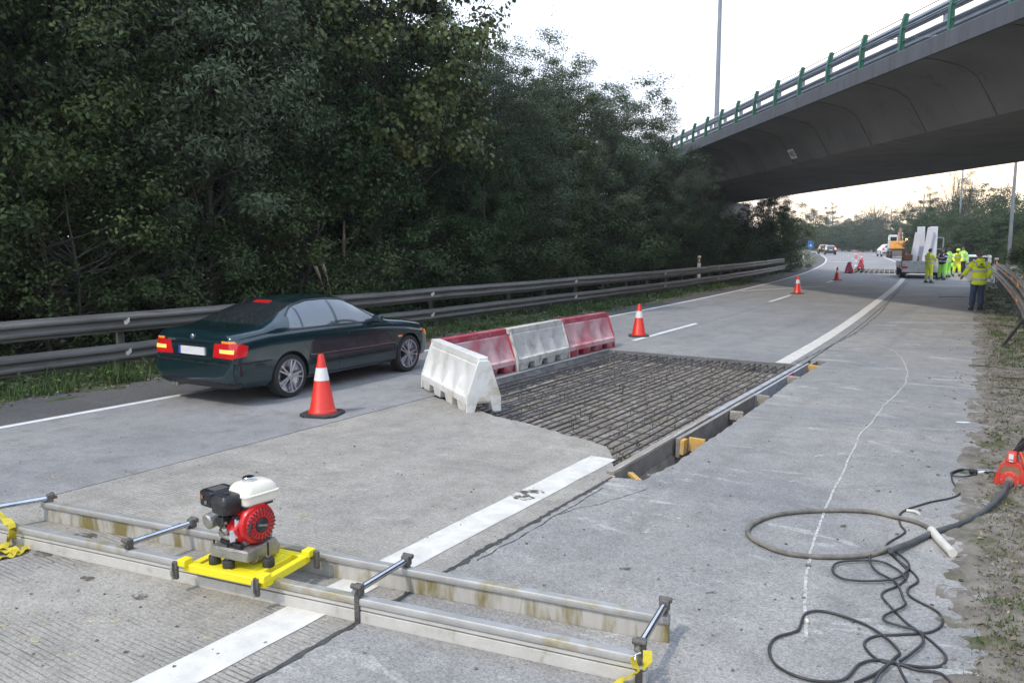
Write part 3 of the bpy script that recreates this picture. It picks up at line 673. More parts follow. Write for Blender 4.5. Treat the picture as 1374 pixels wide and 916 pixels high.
# clearance-height plate on the web
c=BP(0,1.62,5.8); wq=15.6
def wp(q_,s_,off): # s_ 0 bottom ..1 top along inclined web
    return BP(q_,1.93+(1.63-1.93)*s_-off*.82,5.30+(5.80-5.30)*s_-off*.55)
sgn=empty('height_sign','small white plate with black figures on the bridge girder','sign',tuple(wp(wq,.7,.0)))
sT=Matrix.Translation(-sgn.location)
def plate(q0,q1,s0,s1,o0,o1,mat,name):
    vs=[wp(q_,s_,o_) for o_ in(o0,o1) for s_ in(s0,s1) for q_ in(q0,q1)]
    return MB().add(vs,[(0,1,3,2),(4,6,7,5),(0,4,5,1),(2,3,7,6),(0,2,6,4),(1,5,7,3)],sT).build(name,mat,sgn)
plate(wq-.27,wq+.27,.30,1.0,.02,.04,m_signw,'plate_board')
segs={'4':((0,.5,0,1),(1,0,1,1),(0,.5,1,.5)),'0':((0,0,0,1),(1,0,1,1),(0,0,1,0),(0,1,1,1))}
for i,ch in enumerate('440'):
    for a,b,c_,d in segs[ch]:
        qa=wq+.20-i*.145-a*.09; qb=wq+.20-i*.145-c_*.09; sa=.48+b*.34; sb=.48+d*.34
        q0,q1=sorted((qa,qb)); s0,s1=sorted((sa,sb)); plate(q0-.014,q1+.014,s0-.022,s1+.022,.044,.047,m_black,'digit_stroke')
# lamp posts
def lamp_post(x,y,h,label,r=.10,arm=None,base=0.,group='street lamp posts'):
    o=empty('lamp_post',label,'lamp post',(x,y,base),group=group)
    MB().lathe([(r*1.6,0),(r*1.6,.04),(r,.05),(r,.3),(r*.55,h)],10).build('pole',m_pole,o,smooth=40)
    MB().box((r*1.0,0,.9),(r*.3,r*.9,.35)).build('service_door',m_pole,o)
    d=arm or (-1,0)
    MB().tube([(0,0,h-.02),(d[0]*.3,d[1]*.3,h+.25),(d[0]*1.4,d[1]*1.4,h+.4)],r*.4,6).build('arm',m_pole,o,smooth=40)
    MB().loft([[(d[0]*a+w_*d[1],d[1]*a-w_*d[0],h+.4+z) for w_,z in ((-.13,0),(.13,0),(.09,.1),(-.09,.1))] for a in (1.2,2.0)]).build('lantern',m_pole,o,bevel=.02)
    return o
pb=BP(23.3,1.0,0); lamp_post(pb.x,pb.y,11.5,'tall slim blue-grey lamp post rising from the bridge deck into the sky',.13,(.6,.8),6.93)
for u,d,h,lb in ((1350,47,10,'nearest right-hand lamp post, beside the start of the upper guardrail'),(1281,85,10.5,'second lamp post behind the workers in yellow'),(1232,120,9.2,'lamp post rising behind the white upright panels on the truck'),
                 (1190,190,10,'lamp post above the white car on the shoulder'),(1158,230,9.5,'right one of the pair of thin poles in the middle of the bend'),(1150,235,9,'left one of the pair of thin poles in the middle of the bend'),
                 (1117,250,10.5,'right one of the far pair of poles near the tall pine'),(1110,245,11,'left one of the far pair of poles near the tall pine'),(1087,300,10,'farthest lamp post, above the round blue sign'),(1202,205,8.5,'faint pole between the excavator arm and the trees')):
    X=(u-687)/FPX*d; x=X*math.cos(YAW)-d*math.sin(YAW); y=X*math.sin(YAW)+d*math.cos(YAW); lamp_post(x,y,h,lb,.11 if d<100 else .14)
# ================================================================== VEGETATION
def cam_xy(u,d):
    X=(u-687)/FPX*d; return X*math.cos(YAW)-d*math.sin(YAW), X*math.sin(YAW)+d*math.cos(YAW)
def leaf_mesh(name,cen,nrm,size,rg,mat,asp=.55,mb=None):
    """many small leaf blades: cen (N,3), nrm (N,3), size (N,)"""
    N=len(cen); nrm=nrm/np.maximum(np.linalg.norm(nrm,axis=1,keepdims=True),1e-6)
    a=rg.normal(size=(N,3)); t=np.cross(nrm,a); t/=np.maximum(np.linalg.norm(t,axis=1,keepdims=True),1e-6); b=np.cross(nrm,t)
    s_=size[:,None]; fold=nrm*s_*.18
    v=np.empty((N,4,3)); v[:,0]=cen-t*s_*.5; v[:,1]=cen+b*s_*asp*.5+fold; v[:,2]=cen+t*s_*.5; v[:,3]=cen-b*s_*asp*.5+fold
    return quads(name,v,mat)
def quads(name,v,mat):
    N=len(v); me=bpy.data.meshes.new(name); me.vertices.add(N*4); me.vertices.foreach_set('co',v.reshape(-1).astype(np.float32))
    me.loops.add(N*4); me.loops.foreach_set('vertex_index',np.arange(N*4,dtype=np.int32))
    me.polygons.add(N); me.polygons.foreach_set('loop_start',np.arange(0,N*4,4,dtype=np.int32))
    try: me.polygons.foreach_set('loop_total',np.full(N,4,dtype=np.int32))
    except Exception: pass
    me.update(calc_edges=True); me.materials.append(mat); return me
def crown(seed,h,r,n,leaf,mat,clumps=150,base=.12,top=1.0,power=1.0,cr=.42,shape='oval',asp=.55,droop=0):
    """crown volume of lumpy outline made of leaf clumps; returns leaf mesh, clump centres"""
    rg=np.random.default_rng(seed); zc=h*(base+top)/2; hz=h*(top-base)/2
    ph=rg.uniform(0,6.28,(6,)); cs=[]
    while len(cs)<clumps:
        d=rg.normal(size=3); d/=np.linalg.norm(d)
        lump=1+.22*math.sin(3*d[0]+ph[0]+2.1*d[2])+.16*math.sin(5*d[1]+ph[1])+.12*math.sin(7*d[2]+ph[2]+3*d[0])
        rad=rg.uniform(.35,1)**.5*lump
        x,y,z=d*rad
        if shape=='cone': k=max(.12,1-(z*.5+.5)*.85); x*=k*1.3;y*=k*1.3
        if shape=='pine': 
            k=1.15-.75*(z*.5+.5); x*=k;y*=k; z=round(z*4)/4+rg.normal()*.05
        cs.append((x*r,y*r,zc+z*hz))
    cs=np.array(cs); per=n//clumps; cc=[];nn=[]
    sz=rg.uniform(.6,1.5,clumps)*cr
    idx=np.repeat(np.arange(clumps),per)
    off=rg.normal(size=(len(idx),3)); off/=np.linalg.norm(off,axis=1,keepdims=True); off*=rg.uniform(0,1,(len(idx),1))**.45
    off[:,2]*=.62
    p=cs[idx]+off*sz[idx][:,None]
    outw=(cs[idx]-np.array([0,0,zc]))/np.array([r,r,hz])
    nr=off*1.1+outw*.5+np.array([0,0,.55])+rg.normal(size=p.shape)*.45
    size=leaf*rg.uniform(.55,1.25,len(p))
    # stray sprigs on the outline
    k=rg.integers(0,clumps,clumps//2); 
    q=[];qn=[]
    for i in k:
        d=outw[i*per]; d=d/np.linalg.norm(d)+np.array([0,0,.6])+rg.normal(size=3)*.4
        L=rg.uniform(.4,1.0)*cr*2.0
        for s_ in np.linspace(.3,1,16): q.append(cs[i]+d*L*s_+rg.normal(size=3)*.05); qn.append(rg.normal(size=3))
    p=np.vstack([p,np.array(q)]); nr=np.vstack([nr,np.array(qn)]); size=np.concatenate([size,leaf*rg.uniform(.5,1,len(q))])
    return leaf_mesh('crown',p,nr,size,rg,mat,asp),cs
def trunk_mesh(seed,h,cs,r0,lean=.3,multi=1,nb=34):
    rg=random.Random(seed); mb=MB()
    for m in range(multi):
        a=rg.random()*6.28; bx=math.cos(a)*.25*(multi>1); by=math.sin(a)*.25*(multi>1); lx=rg.uniform(-lean,lean)+bx*3; ly=rg.uniform(-lean,lean)+by*3
        ax=[Vector((bx+lx*t**1.3+.12*math.sin(t*5+a)*(t>0),by+ly*t**1.3+.1*math.cos(t*4+a)*(t>0),h*.9*t)) for t in np.linspace(0,1,9)]
        mb.tube(ax,[r0*(1-.85*t)/(multi**.4) for t in np.linspace(0,1,9)],7)
        for i in rg.sample(range(len(cs)),min(nb,len(cs))):
            c=Vector(cs[i]); t=max(.1,min(.85,c.z/h*.72)); k=t*8; i0=int(k); s0=ax[i0].lerp(ax[min(8,i0+1)],k-i0)
            md=s0.lerp(c,.55)+Vector((rg.uniform(-.15,.15),rg.uniform(-.15,.15),-.1*(c-s0).length))
            rr_=r0*.33*(1-.5*t); mb.tube([s0,md,c],[rr_,rr_*.55,rr_*.16],4)
    return mb.mesh('trunk',50)
def species(seed,h,r,n,leaf,mat,**k):
    tr={a:k.pop(a) for a in ('r0','multi','nb','lean') if a in k}
    cm,cs=crown(seed,h,r,n,leaf,mat,**k); tm=trunk_mesh(seed,h,[tuple(c) for c in cs],tr.pop('r0',.13),**tr); tm.materials.append(m_bark); return cm,tm,h
SP={}
SP['oak']=species(1,10,2.9,58000,.10,m_leaf[0],clumps=300,cr=.50,base=.04)
SP['olive']=species(2,10,2.8,64000,.09,m_leaf[1],clumps=320,cr=.46,base=.05,asp=.5)
SP['willow']=species(3,9.5,2.9,76000,.105,m_leaf[2],clumps=360,cr=.44,base=.03,asp=.34,multi=3,r0=.12)
SP['plane']=species(4,11.5,3.0,44000,.13,m_leaf[3],clumps=240,cr=.52,base=.22,asp=.85,nb=60)
SP['thin']=species(5,11.5,2.3,10500,.10,m_leaf[0],clumps=130,cr=.42,base=.2,multi=3,nb=80,asp=.4)
SP['bush']=species(6,3.4,1.7,14000,.075,m_leaf[1],clumps=90,cr=.36,base=-.05,r0=.05,multi=3,nb=30)
SP['bushd']=species(7,3.0,1.7,13000,.08,m_leaf[0],clumps=85,cr=.36,base=-.05,r0=.05,multi=3,nb=40)
SP['pine']=species(8,12,3.0,15000,.16,m_leaf[0],clumps=120,cr=.62,base=.15,shape='pine',asp=.25,r0=.2)
SP['round']=species(9,9,3.6,15000,.19,m_leaf[0],clumps=120,cr=.75,base=.0,asp=.6)
SP['bare']=species(10,10,2.6,2600,.13,m_leaf[4],clumps=110,cr=.6,base=.25,r0=.14,multi=2,nb=110)
SP['yellow']=species(11,5,1.9,9000,.10,m_leaf[3],clumps=80,cr=.42,base=.0,r0=.06,multi=2)
tr_=random.Random(21)
def tree(kind,x,y,h,label,wide=1.,group=None,z=-.05,cat='tree',name='tree'):
    cm,tm,h0=SP[kind]; s=h/h0; rz=tr_.random()*6.28
    o=empty(name,label,cat,(x,y,z),rz,group=group); o.scale=(s*wide,s*wide,s)
    inst('trunk',tm,o); inst('crown',cm,o); return o
G1='trees packed behind the left guardrail'; G2='dim trees filling the gaps deep in the left wood'; G3='undergrowth bushes behind the left guardrail'
left=[('olive',-17.0,1.0,11.5,'olive-green leafy tree at the far left edge of the photo'),
('oak',-16.6,4.8,12,'dark broad tree filling the upper left corner'),
('olive',-15.8,8.4,12.4,'dense olive-tinted tree above the rear of the green car, left of it'),
('willow',-15.3,10.9,12,'grey-green fine-leaved tree whose crown bulges over the green car'),
('thin',-16.0,13.9,13,'thin airy tree with sky glinting between its stems, just left of the yellowish broad-leaved tree'),
('plane',-15.1,16.9,12.4,'tall broad-leaved tree with yellowish-green leaves beside the open sky'),
('oak',-16.2,14.9,12.4,'dark tree under and left of the yellowish broad-leaved tree'),
('willow',-14.8,23.2,8.6,'rounded grey-green tree standing in front of the second skyline hump'),
('olive',-16.2,27.3,8.9,'tall pointed olive-green tree forming the peak right of the yellowish tree'),
('willow',-15.4,29.6,9.0,'wide silvery-green tree in the middle of the sloping skyline'),
('oak',-16.4,34.0,9.7,'dark tree with a loose crown that ends the skyline before the bridge railing'),
('willow',-14.6,35.4,7.4,'lower silvery tree reaching over the left end of the bridge railing'),
('willow',-13.9,39.2,5.9,'bushy grey-green tree hanging in front of the bridge girder'),
('oak',-14.2,20.6,6.2,'low dark tree between the two rounded willowy crowns'),
('oak',-15.2,58.5,6.3,'dark tree just beyond the bridge on the left side'),
('yellow',-14.9,63.5,5.2,'small sunlit yellow-green tree under the far bridge edge'),
('bare',-18.2,67,6.6,'half-bare twiggy tree against the bright sky past the bridge'),
('olive',-18.2,73,5.6,'olive bushy tree on the inside of the bend past the bridge'),
('round',-22.5,88,5.2,'low rounded tree where the left guardrail disappears round the bend')]
for k,x,y,h,lb in left: tree(k,x,y,h,lb,group=G1)
for i,(x,y,h,k) in enumerate([(-16.4,31.5,8.8,'willow'),(-16.9,24,9.2,'willow'),(-16.3,36.6,8.0,'willow'),(-17.2,27.8,9.4,'olive'),(-17.6,25.2,8.4,'willow'),(-18.2,29.5,8.6,'willow'),(-19,-2,13,'oak'),(-19.5,4,13,'olive'),(-19,9.5,13,'oak'),(-19.5,14.5,12.5,'oak'),(-19.6,20,12,'olive'),(-19.6,25,9.2,'oak'),(-19.5,30,9.2,'oak'),(-23,7,14,'olive'),(-23,13,14,'oak'),(-23,19,11.5,'oak'),(-23,25,9.8,'olive'),(-23,31,9.5,'oak'),(-26,1,14,'oak'),(-21,68,5.5,'oak'),(-24,78,5,'oak')]):
    tree(k,x,y,h,'dim background tree showing only as dark foliage behind the front row left of the road',1.15,group=G2)
for x,y,h in ((-16.4,-.5,4.6),(-17.0,2.2,5),(-16.6,4.6,4.2),(-16.8,7.2,4.8),(-17.5,10,4.6),(-16.9,-3,5)): tree('bush',x,y,h,'low leafy bush growing close behind the left guardrail under the trees',1.15,group=G3,cat='bush',name='bush')
for i in range(14):
    tree('round',-25+tr_.uniform(-1,1),-8+i*3.4,7.5,'dim background tree showing only as dark foliage behind the front row left of the road',1.0,group=G2)
for u,d in ((416,25),(445,29),(290,23),(175,22),(330,24)):
    x,y=cam_xy(u,d); tree('bushd',x,y,4.4,'low leafy bush growing close behind the left guardrail under the trees',1.3,group=G3,cat='bush',name='bush')
for i in range(27):
    y=-1.5+i*2.35+tr_.uniform(-.5,.5); x=XLB(y)-2.25-tr_.uniform(0,.8)
    if 38<y<60: k='bushd';h=tr_.uniform(1.8,2.8)
    else: k=tr_.choice(['bush','bushd']); h=tr_.uniform(2.2,4.2)
    tree(k,x,y,h,'low leafy bush growing close behind the left guardrail under the trees',1.1,group=G3,cat='bush',name='bush')
for i in range(13):
    y=60+i*2.7; tree('bush',XLB(y)-1.9-tr_.random(),y,tr_.uniform(1.2,2.2),'low green bush on the inside of the bend past the bridge',1.3,group='bushes inside the bend',cat='bush',name='bush')
for i in range(12):
    y=40+i*2.0; tree('bushd',XLB(y)-3.2-tr_.random(),y,tr_.uniform(3.2,4.4),'tall dark bush in the shade under the left end of the bridge',1.25,group='bushes under the bridge',cat='bush',name='bush')
def ftree(kind,u,d,vtop,label,wide=1.,group=None,cat='tree'):
    x,y=cam_xy(u,d); h=(HC+(325-vtop)/FPX*d)*1.13; return tree(kind,x,y,h,label,wide,group,cat=cat,name='tree' if cat=='tree' else 'bush')
for a in [('round',1392,95,262,'large dark rounded tree at the right edge beyond the nearest lamp post',1.3),('round',1335,105,262,'dark rounded tree just left of the nearest right-hand lamp post',1.2),
 ('pine',1292,110,246,'tall dark pine in the right background beside the second lamp post'),('bare',1270,120,240,'sparse half-bare tree with thin twigs left of the tall pine',.8),
 ('pine',1240,140,263,'pine behind the white upright panels on the truck',1.1),('round',1215,160,280,'dark tree behind the excavator arm'),('bare',1175,230,277,'bare grey-brown treetop in the middle of the skyline',1.5),
 ('round',1190,220,292,'grey-green tree above the white car'),('bare',1160,235,284,'bare brownish treetop left of the middle skyline',1.4),('round',1150,230,294,'flat-topped dark tree behind the pair of thin poles',1.3),
 ('pine',1112,260,280,'dark pointed pine standing above the far bend'),('round',1095,260,287,'hazy tree left of the dark pointed pine'),('round',1080,300,300,'faint hazy tree at the left end of the far skyline'),('round',1128,250,298,'low round green tree right of the dark pointed pine'),
 ('round',1060,320,304,'very faint tree behind the left roadside bushes',1.2),('round',1172,225,296,'dark rounded tree behind the far guardrail in mid bend',1.2),('round',1232,150,290,'dark tree low behind the truck panels',1.3),('round',1262,125,278,'dark green tree between the two pines',1.3),('round',1310,112,268,'broad dark tree between the tall pine and the nearest lamp post',1.2),('round',1140,245,302,'dark rounded bush-like tree low behind the far guardrail',1.3)]:
    k,u,d,vt,lb=a[:5]; ftree(k,u,d,vt,lb,a[5] if len(a)>5 else 1.,'trees of the right-hand background')
G4='shrubs on the bank behind the right guardrail'
for i in range(46):
    u=1060+i*7.2+tr_.uniform(-3,3); d=215-(u-1060)*.42+tr_.uniform(-8,8)
    if u>1230: d=90-(u-1230)*.16+tr_.uniform(-5,5)
    ftree(tr_.choice(['round','round','olive','willow']),u,d,tr_.uniform(303,318) if u<1230 else tr_.uniform(288,308),'shrub of the dark green bank behind the right-hand guardrail',1.4,G4,cat='bush')
for i in range(14):
    y=34+i*4; tree(tr_.choice(['bush','bushd','bush']),XRB(y)+2.6+tr_.random()*1.2,y,tr_.uniform(1.6,3.0),'shrub of the dark green bank behind the right-hand guardrail',1.4,G4,cat='bush',name='bush',z=.2)
# grass tufts, ivy and litter (nobody could count them)
def blades(name,pts,hts,mat,label,wd=.008,seed=0,per=9):
    rg=np.random.default_rng(seed); P_=np.repeat(np.array(pts),per,axis=0); H=np.repeat(np.array(hts),per)*rg.uniform(.4,1.1,len(P_)); n=len(P_)
    P_=P_+np.c_[rg.normal(size=(n,2))*.035,np.zeros(n)]; a=rg.uniform(0,6.28,n); ln=rg.uniform(.15,.75,n)*H
    dx=np.cos(a);dy=np.sin(a); v=np.empty((n,4,3)); w_=wd*rg.uniform(.6,1.4,n)
    for k,(f,wf) in enumerate(((0,1),(0,-1),(1,-.12),(1,.12))):
        v[:,k,0]=P_[:,0]+dx*ln*f-dy*w_*wf; v[:,k,1]=P_[:,1]+dy*ln*f+dx*w_*wf; v[:,k,2]=P_[:,2]+H*f*.93
    o=bpy.data.objects.new(name,quads(name,v,mat)); C.objects.link(o); return tag(o,label,'grass',kind='stuff')
gp=[];gh=[];gd=[];gdh=[];q=random.Random(8)
for i in range(5200):
    y=q.uniform(3.0,44)**1.0; d=.35+abs(q.gauss(0,.9)) 
    x,z=h_left(d,y)
    if fbm(x*.9,y*.9,4)<-.05: continue
    gp.append((x,y,z)); gh.append(q.uniform(.08,.30)*(1.5 if 5.5<y<7.6 and fbm(x,y*.7,1)>.0 else .8))
for i in range(13000):
    y=4+46*q.random()**1.3; d=.12+2.8*q.random()**.8; x,z=h_right(d,y)
    if fbm(x*1.1,y*.7,14)<(.04 if y<15 else -.22): continue
    (gp if q.random()<.6 else gd).append((x,y,z)); (gh if len(gp)>len(gh) else gdh).append(q.uniform(.015,.05)*(1 if y<14 else 1.9))
for i in range(700):
    y=q.uniform(2.6,8);d=.1+abs(q.gauss(0,.35)); x,z=h_right(d,y); gd.append((x,y,z)); gdh.append(q.uniform(.01,.035))
blades('grass',gp,gh,m_grass[0],'green grass tufts growing along both verges and under the guardrails',.007,1)
blades('dry_grass',gd,gdh,m_grass[1],'short yellowish grass sprouting through the soil of the right verge',.004,2,7)
rg=np.random.default_rng(4); n=9000; yy=rg.uniform(-1,46,n); dd=rg.uniform(.05,2.6,n); P_=np.array([(*[h_left(d,y)[0]],y,h_left(d,y)[1]+.015) for d,y in zip(dd,yy)])
nn=rg.normal(size=(n,3))*.35+np.array([0,0,1]); me=leaf_mesh('fallen_leaves',P_,nn,rg.uniform(.03,.08,n),rg,m_litter,.7)
o=bpy.data.objects.new('fallen_leaves',me); C.objects.link(o); tag(o,'brown fallen leaves scattered on the soil under the left guardrail','leaf litter',kind='stuff')
n=12000; yy=rg.uniform(-1,46,n); dd=.5+np.abs(rg.normal(size=n))*.8; P_=np.array([(h_left(d,y)[0],y,h_left(d,y)[1]+abs(rg.normal())*.10+.02) for d,y in zip(dd,yy) if fbm(h_left(d,y)[0]*1.1,y*.8,22)>-.1])
n=len(P_); me=leaf_mesh('ground_ivy',P_,rg.normal(size=(n,3))*.5+np.array([.3,0,1]),rg.uniform(.04,.085,n),rg,m_grass[0],.8)
o=bpy.data.objects.new('ground_ivy',me); C.objects.link(o); tag(o,'low green ivy and weeds creeping below the left guardrail','ground cover',kind='stuff')
# pebbles and clods on the shoulder edge
mb=MB(); 
for i in range(800):
    if i<430: y=2.6+q.random()**1.6*22; x=XR(y)+q.gauss(.1,.35)
    else: 
        p=at(q.uniform(0,1300),q.uniform(470,900)); x,y=p.x,p.y
        if -6.8<x<-2.7 and 6.3<y<14.4 or x<XL(y): continue
    s_=q.uniform(.004,.012)*(1.7 if i<430 else 1); zz=max(0,h_right(x-XR(y),y)[1]) if x>XR(y)-.1 else 0
    mb.box((x,y,zz+s_*.3),(s_*1.5,s_*1.1,s_*.8),rot=Euler((q.random()*.6,q.random()*.6,q.random()*3)).to_matrix())
tag(mb.build('pebbles',m_stone),'small pebbles and clods scattered on the shoulder and its soil edge','pebbles',kind='stuff')
mb=MB()
for i in range(5200):
    y=2.5+q.random()**1.8*24; x=XR(y)+.02+abs(q.gauss(0,.8)); zz=h_right(x-XR(y),y)[1]
    if zz<.003: continue
    s_=q.uniform(.006,.024); mb.box((x,y,zz+s_*.15),(s_*1.3,s_,s_*.8),rot=Euler((q.random(),q.random(),q.random()*3)).to_matrix())
tag(mb.build('soil_clods',m_soil),'crumbly clods of soil covering the right verge','soil',kind='stuff')
n=2600; yy=2.5+rg.uniform(0,1,n)**1.5*30; dd=.05+np.abs(rg.normal(size=n))*.9; P_=np.array([(XR(y)+d,y,max(.002,h_right(d,y)[1])+.012) for d,y in zip(dd,yy)])
o=bpy.data.objects.new('dead_leaves',leaf_mesh('dead_leaves',P_,rg.normal(size=(n,3))*.4+np.array([0,0,1]),rg.uniform(.012,.05,n),rg,m_litter,.5)); C.objects.link(o); tag(o,'small dead leaves and bits strewn over the right verge','leaf litter',kind='stuff')
# dry reed stems
def stem(x,y,h,lx,label,plume=.35):
    o=empty('dry_stem',label,'dry plant',(x,y,0)); pts=[(lx*t*t,0.05*t,h*t) for t in np.linspace(0,1,8)]
    MB().tube(pts,[.013*(1-.6*t) for t in np.linspace(0,1,8)],5).build('stem',m_dry,o)
    mb=MB(); mb.tube([(lx*t*t,.05*t,h*t) for t in np.linspace(1-plume,1.03,6)],[.012,.035,.045,.035,.02,.004],6); mb.build('plume',m_dry,o,smooth=50); return o
p=at(461,423); 
x,y=cam_xy(461,20.5); stem(x,y,2.6,.03,'single upright pale dry stem behind the guardrail ahead of the car')
x,y=cam_xy(443,18.5); stem(x,y,1.9,-.75,'left one of two pale reeds arching over the car roof'); x,y=cam_xy(449,18.6); stem(x,y,1.85,-.55,'right one of two pale reeds arching over the car roof')
# ================================================================== PLASTIC BARRIERS
def barrier_mesh(L=1.83):
    """water-filled plastic road barrier lying along X, faceted faces, cap, four feet each side"""
    body=MB(); ns=32; rings=[]
    lev=[(.70,.062),(.612,.062),(.60,.088),(.56,.095),(.40,.135),(.215,.215),(.20,.235),(.115,.24)]
    for i in range(ns+1):
        x=-L/2+L*i/ns; f=(x+L/2)/L*4; fr=f%1 if i<ns else 1.; edge=min(i,ns-i)
        rec=0 if edge<2 else .085*max(0,1-abs(fr-.18)/.18 if fr<.18 else 1-(fr-.18)/.70)
        half=[]
        for k,(z,w_) in enumerate(lev):
            amp={3:0,4:.55,5:1.}.get(k,0)
            half.append((w_-rec*amp,z))
        rings.append([(x,-w_,z) for w_,z in half]+[(x,-.15,.115),(x,.15,.115)]+[(x,w_,z) for w_,z in reversed(half)])
    body.loft(rings)
    cap=MB(); cap.loft([[(x,-.075,.61),(x,.075,.61),(x,.068,.705),(x,-.068,.705)] for x in (-L/2-.045,L/2-.02)])
    feet=[]
    for sx_ in range(4):
        x=-L/2+.20+sx_*(L-.40)/3
        for s_ in(-1,1):
            f=MB(); w0=.15;w1=.115
            f.loft([[(x-a,s_*b,z) if True else 0,(x+a,s_*b,z),(x+a,s_*c,z),(x-a,s_*c,z)] for z,a,b,c in ((.0,w1,.225,.12),(.118,w0,.238,.10))]); feet.append(f)
    endp=[]
    for s_ in(-1,1):
        e=MB(); x=s_*L/2
        e.prism([(-.24,.0),(-.235,.2),(-.10,.60),(-.075,.66),(.075,.66),(.10,.60),(.235,.2),(.24,.0),(.13,0),(.085,.14),(-.085,.14),(-.13,0)],-.018,.018,Matrix.Translation((x,0,0))@Matrix(((0,0,1,0),(1,0,0,0),(0,1,0,0),(0,0,0,1))))
        endp.append(e)
    return body,cap,feet,endp
def plastic_barrier(x,y,rz,m1,m2,label,z=0,tilt=(0,0),group='plastic barriers beside the near pit',sc_=1,L=1.83):
    o=empty('plastic_barrier',label,'barrier',(x,y,z),rz,group=group); o.rotation_euler=(tilt[0],tilt[1],rz); o.scale=(sc_,)*3
    b,c,f,e=barrier_mesh(L); b.build('body',m1,o,bevel=.008); c.build('top_cap',m2,o,bevel=.01)
    for k in f: k.build('foot',m2,o,bevel=.012)
    for k in e: k.build('end_wall',m2,o,bevel=.008)
    return o
BX=-7.36+(at(760,484)-at(760,480)).x
BY=(at(760,484)-at(760,480)).y
plastic_barrier(BX,10.42+BY,PI/2,m_plrd,m_plr,'dusty red plastic barrier beginning the row behind the askew white one')
plastic_barrier(BX+.03,12.26+BY,PI/2+.02,m_plwd,m_plwd,'dirty white plastic barrier between the two red ones beside the pit')
plastic_barrier(BX+.03,14.12+BY,PI/2-.02,m_plrd,m_plr,'pale red faceted plastic barrier at the far end of the row')
DV=at(621,531)-at(631,524)
plastic_barrier(-6.53+DV.x,9.03+DV.y,math.atan2(-1.12,1.7),m_plw,m_plw,'clean white plastic barrier set askew across the near corner of the pit',z=.0,tilt=(0,.015))
MB().box((0,0,0),(.16,.11,.045)).build('wooden_wedge',m_blk,bevel=.004)
o=bpy.data.objects['wooden_wedge']; o.location=at(574,520)+Vector((0,0,.022)); tag(o,'dark block under the left end of the askew white barrier','wedge')
p=at(1139,366); plastic_barrier(p.x,p.y,PI/2+.18,m_plrd,m_plr,'far red-and-white barrier nearest the second pit, seen nearly end-on',group='barriers by the far pit',sc_=1.1)
p=at(1148,361.5); plastic_barrier(p.x,p.y+2,PI/2+.2,m_plwd,m_plr,'farther of the two barriers left of the second pit',group='barriers by the far pit',sc_=1.1)
# ================================================================== CONES
def cone_parts(root,h=.75):
    k=h/.75
    MB().prism([(-.23*k,-.15*k),(-.15*k,-.23*k),(.15*k,-.23*k),(.23*k,-.15*k),(.23*k,.15*k),(.15*k,.23*k),(-.15*k,.23*k),(-.23*k,.15*k)],0,.035*k).build('base',m_rubber,root,bevel=.006)
    pr=[(.175,.035),(.172,.06),(.155,.075),(.150,.08),(.036,.735),(.030,.745),(.0,.75)]
    MB().lathe([(a*k,b*k) for a,b in pr],28,cap=False).build('cone_body',m_red,root,smooth=50)
    ra=lambda z:(.150-(z-.08)/.655*.114+.0025)*k
    MB().lathe([(ra(.43),.43*k),(ra(.585),.585*k)],28,cap=False).build('white_sleeve',m_white,root,smooth=50)
cones=[((433,556),.76,'large red cone with white sleeve standing alone beside the green car'),((857,451),.74,'red cone just beyond the far end of the plastic barriers'),((1070,394),.75,'red cone third from the camera, on the lane line'),
 ((1123,376),.75,'small red cone between the near dash and the far barriers'),((1141,366.5),.8,'distant red cone in front of the far red-and-white barriers'),((1156,351),.8,'distant red cone right of the far barriers'),((1148.5,346),.8,'farthest red cone, near the two cars')]
c0=None
for (u,v),h,lb in cones:
    p=at(u,v)
    if c0 is None: c0=empty('traffic_cone','', 'cone',tuple(p),.35,group='traffic cones'); cone_parts(c0); c=c0
    else: c=copy_tree(c0); c.location=p; c.rotation_euler=(0,0,random.Random(u).uniform(-.5,.5))
    c.scale=(h/.75,)*3; c['label']=lb
# ================================================================== SCREED
A0=Vector((-6.55,2.575,0));A1=Vector((-1.40,3.405,0)); B0=Vector((-6.22,3.06,0));B1=Vector((-1.46,3.85,0))
scr=empty('vibrating_screed','long aluminium double-beam concrete screed lying across the road with a petrol engine on top','screed',(-3.9,3.2,0)); sT=Matrix.Translation((3.9,-3.2,0))
PRN=[(-.030,0),(.012,0),(.012,.082),(.020,.086),(.020,.092),(.006,.094),(.006,.100),(.026,.102),(.030,.108),(.030,.140),(.024,.146),(-.024,.146),(-.030,.140)]
def beam(a,b,side,prof,mat,name,n=12,hz=1.):
    d=(b-a).normalized(); nv=Vector((d.y,-d.x,0))*side; rings=[]
    for i in range(n+1):
        p=a.lerp(b,i/n); rings.append([tuple(p+nv*q_+Vector((0,0,z*hz))) for q_,z in prof])
    return MB().loft(rings,sT).build(name,mat,scr,bevel=.002)
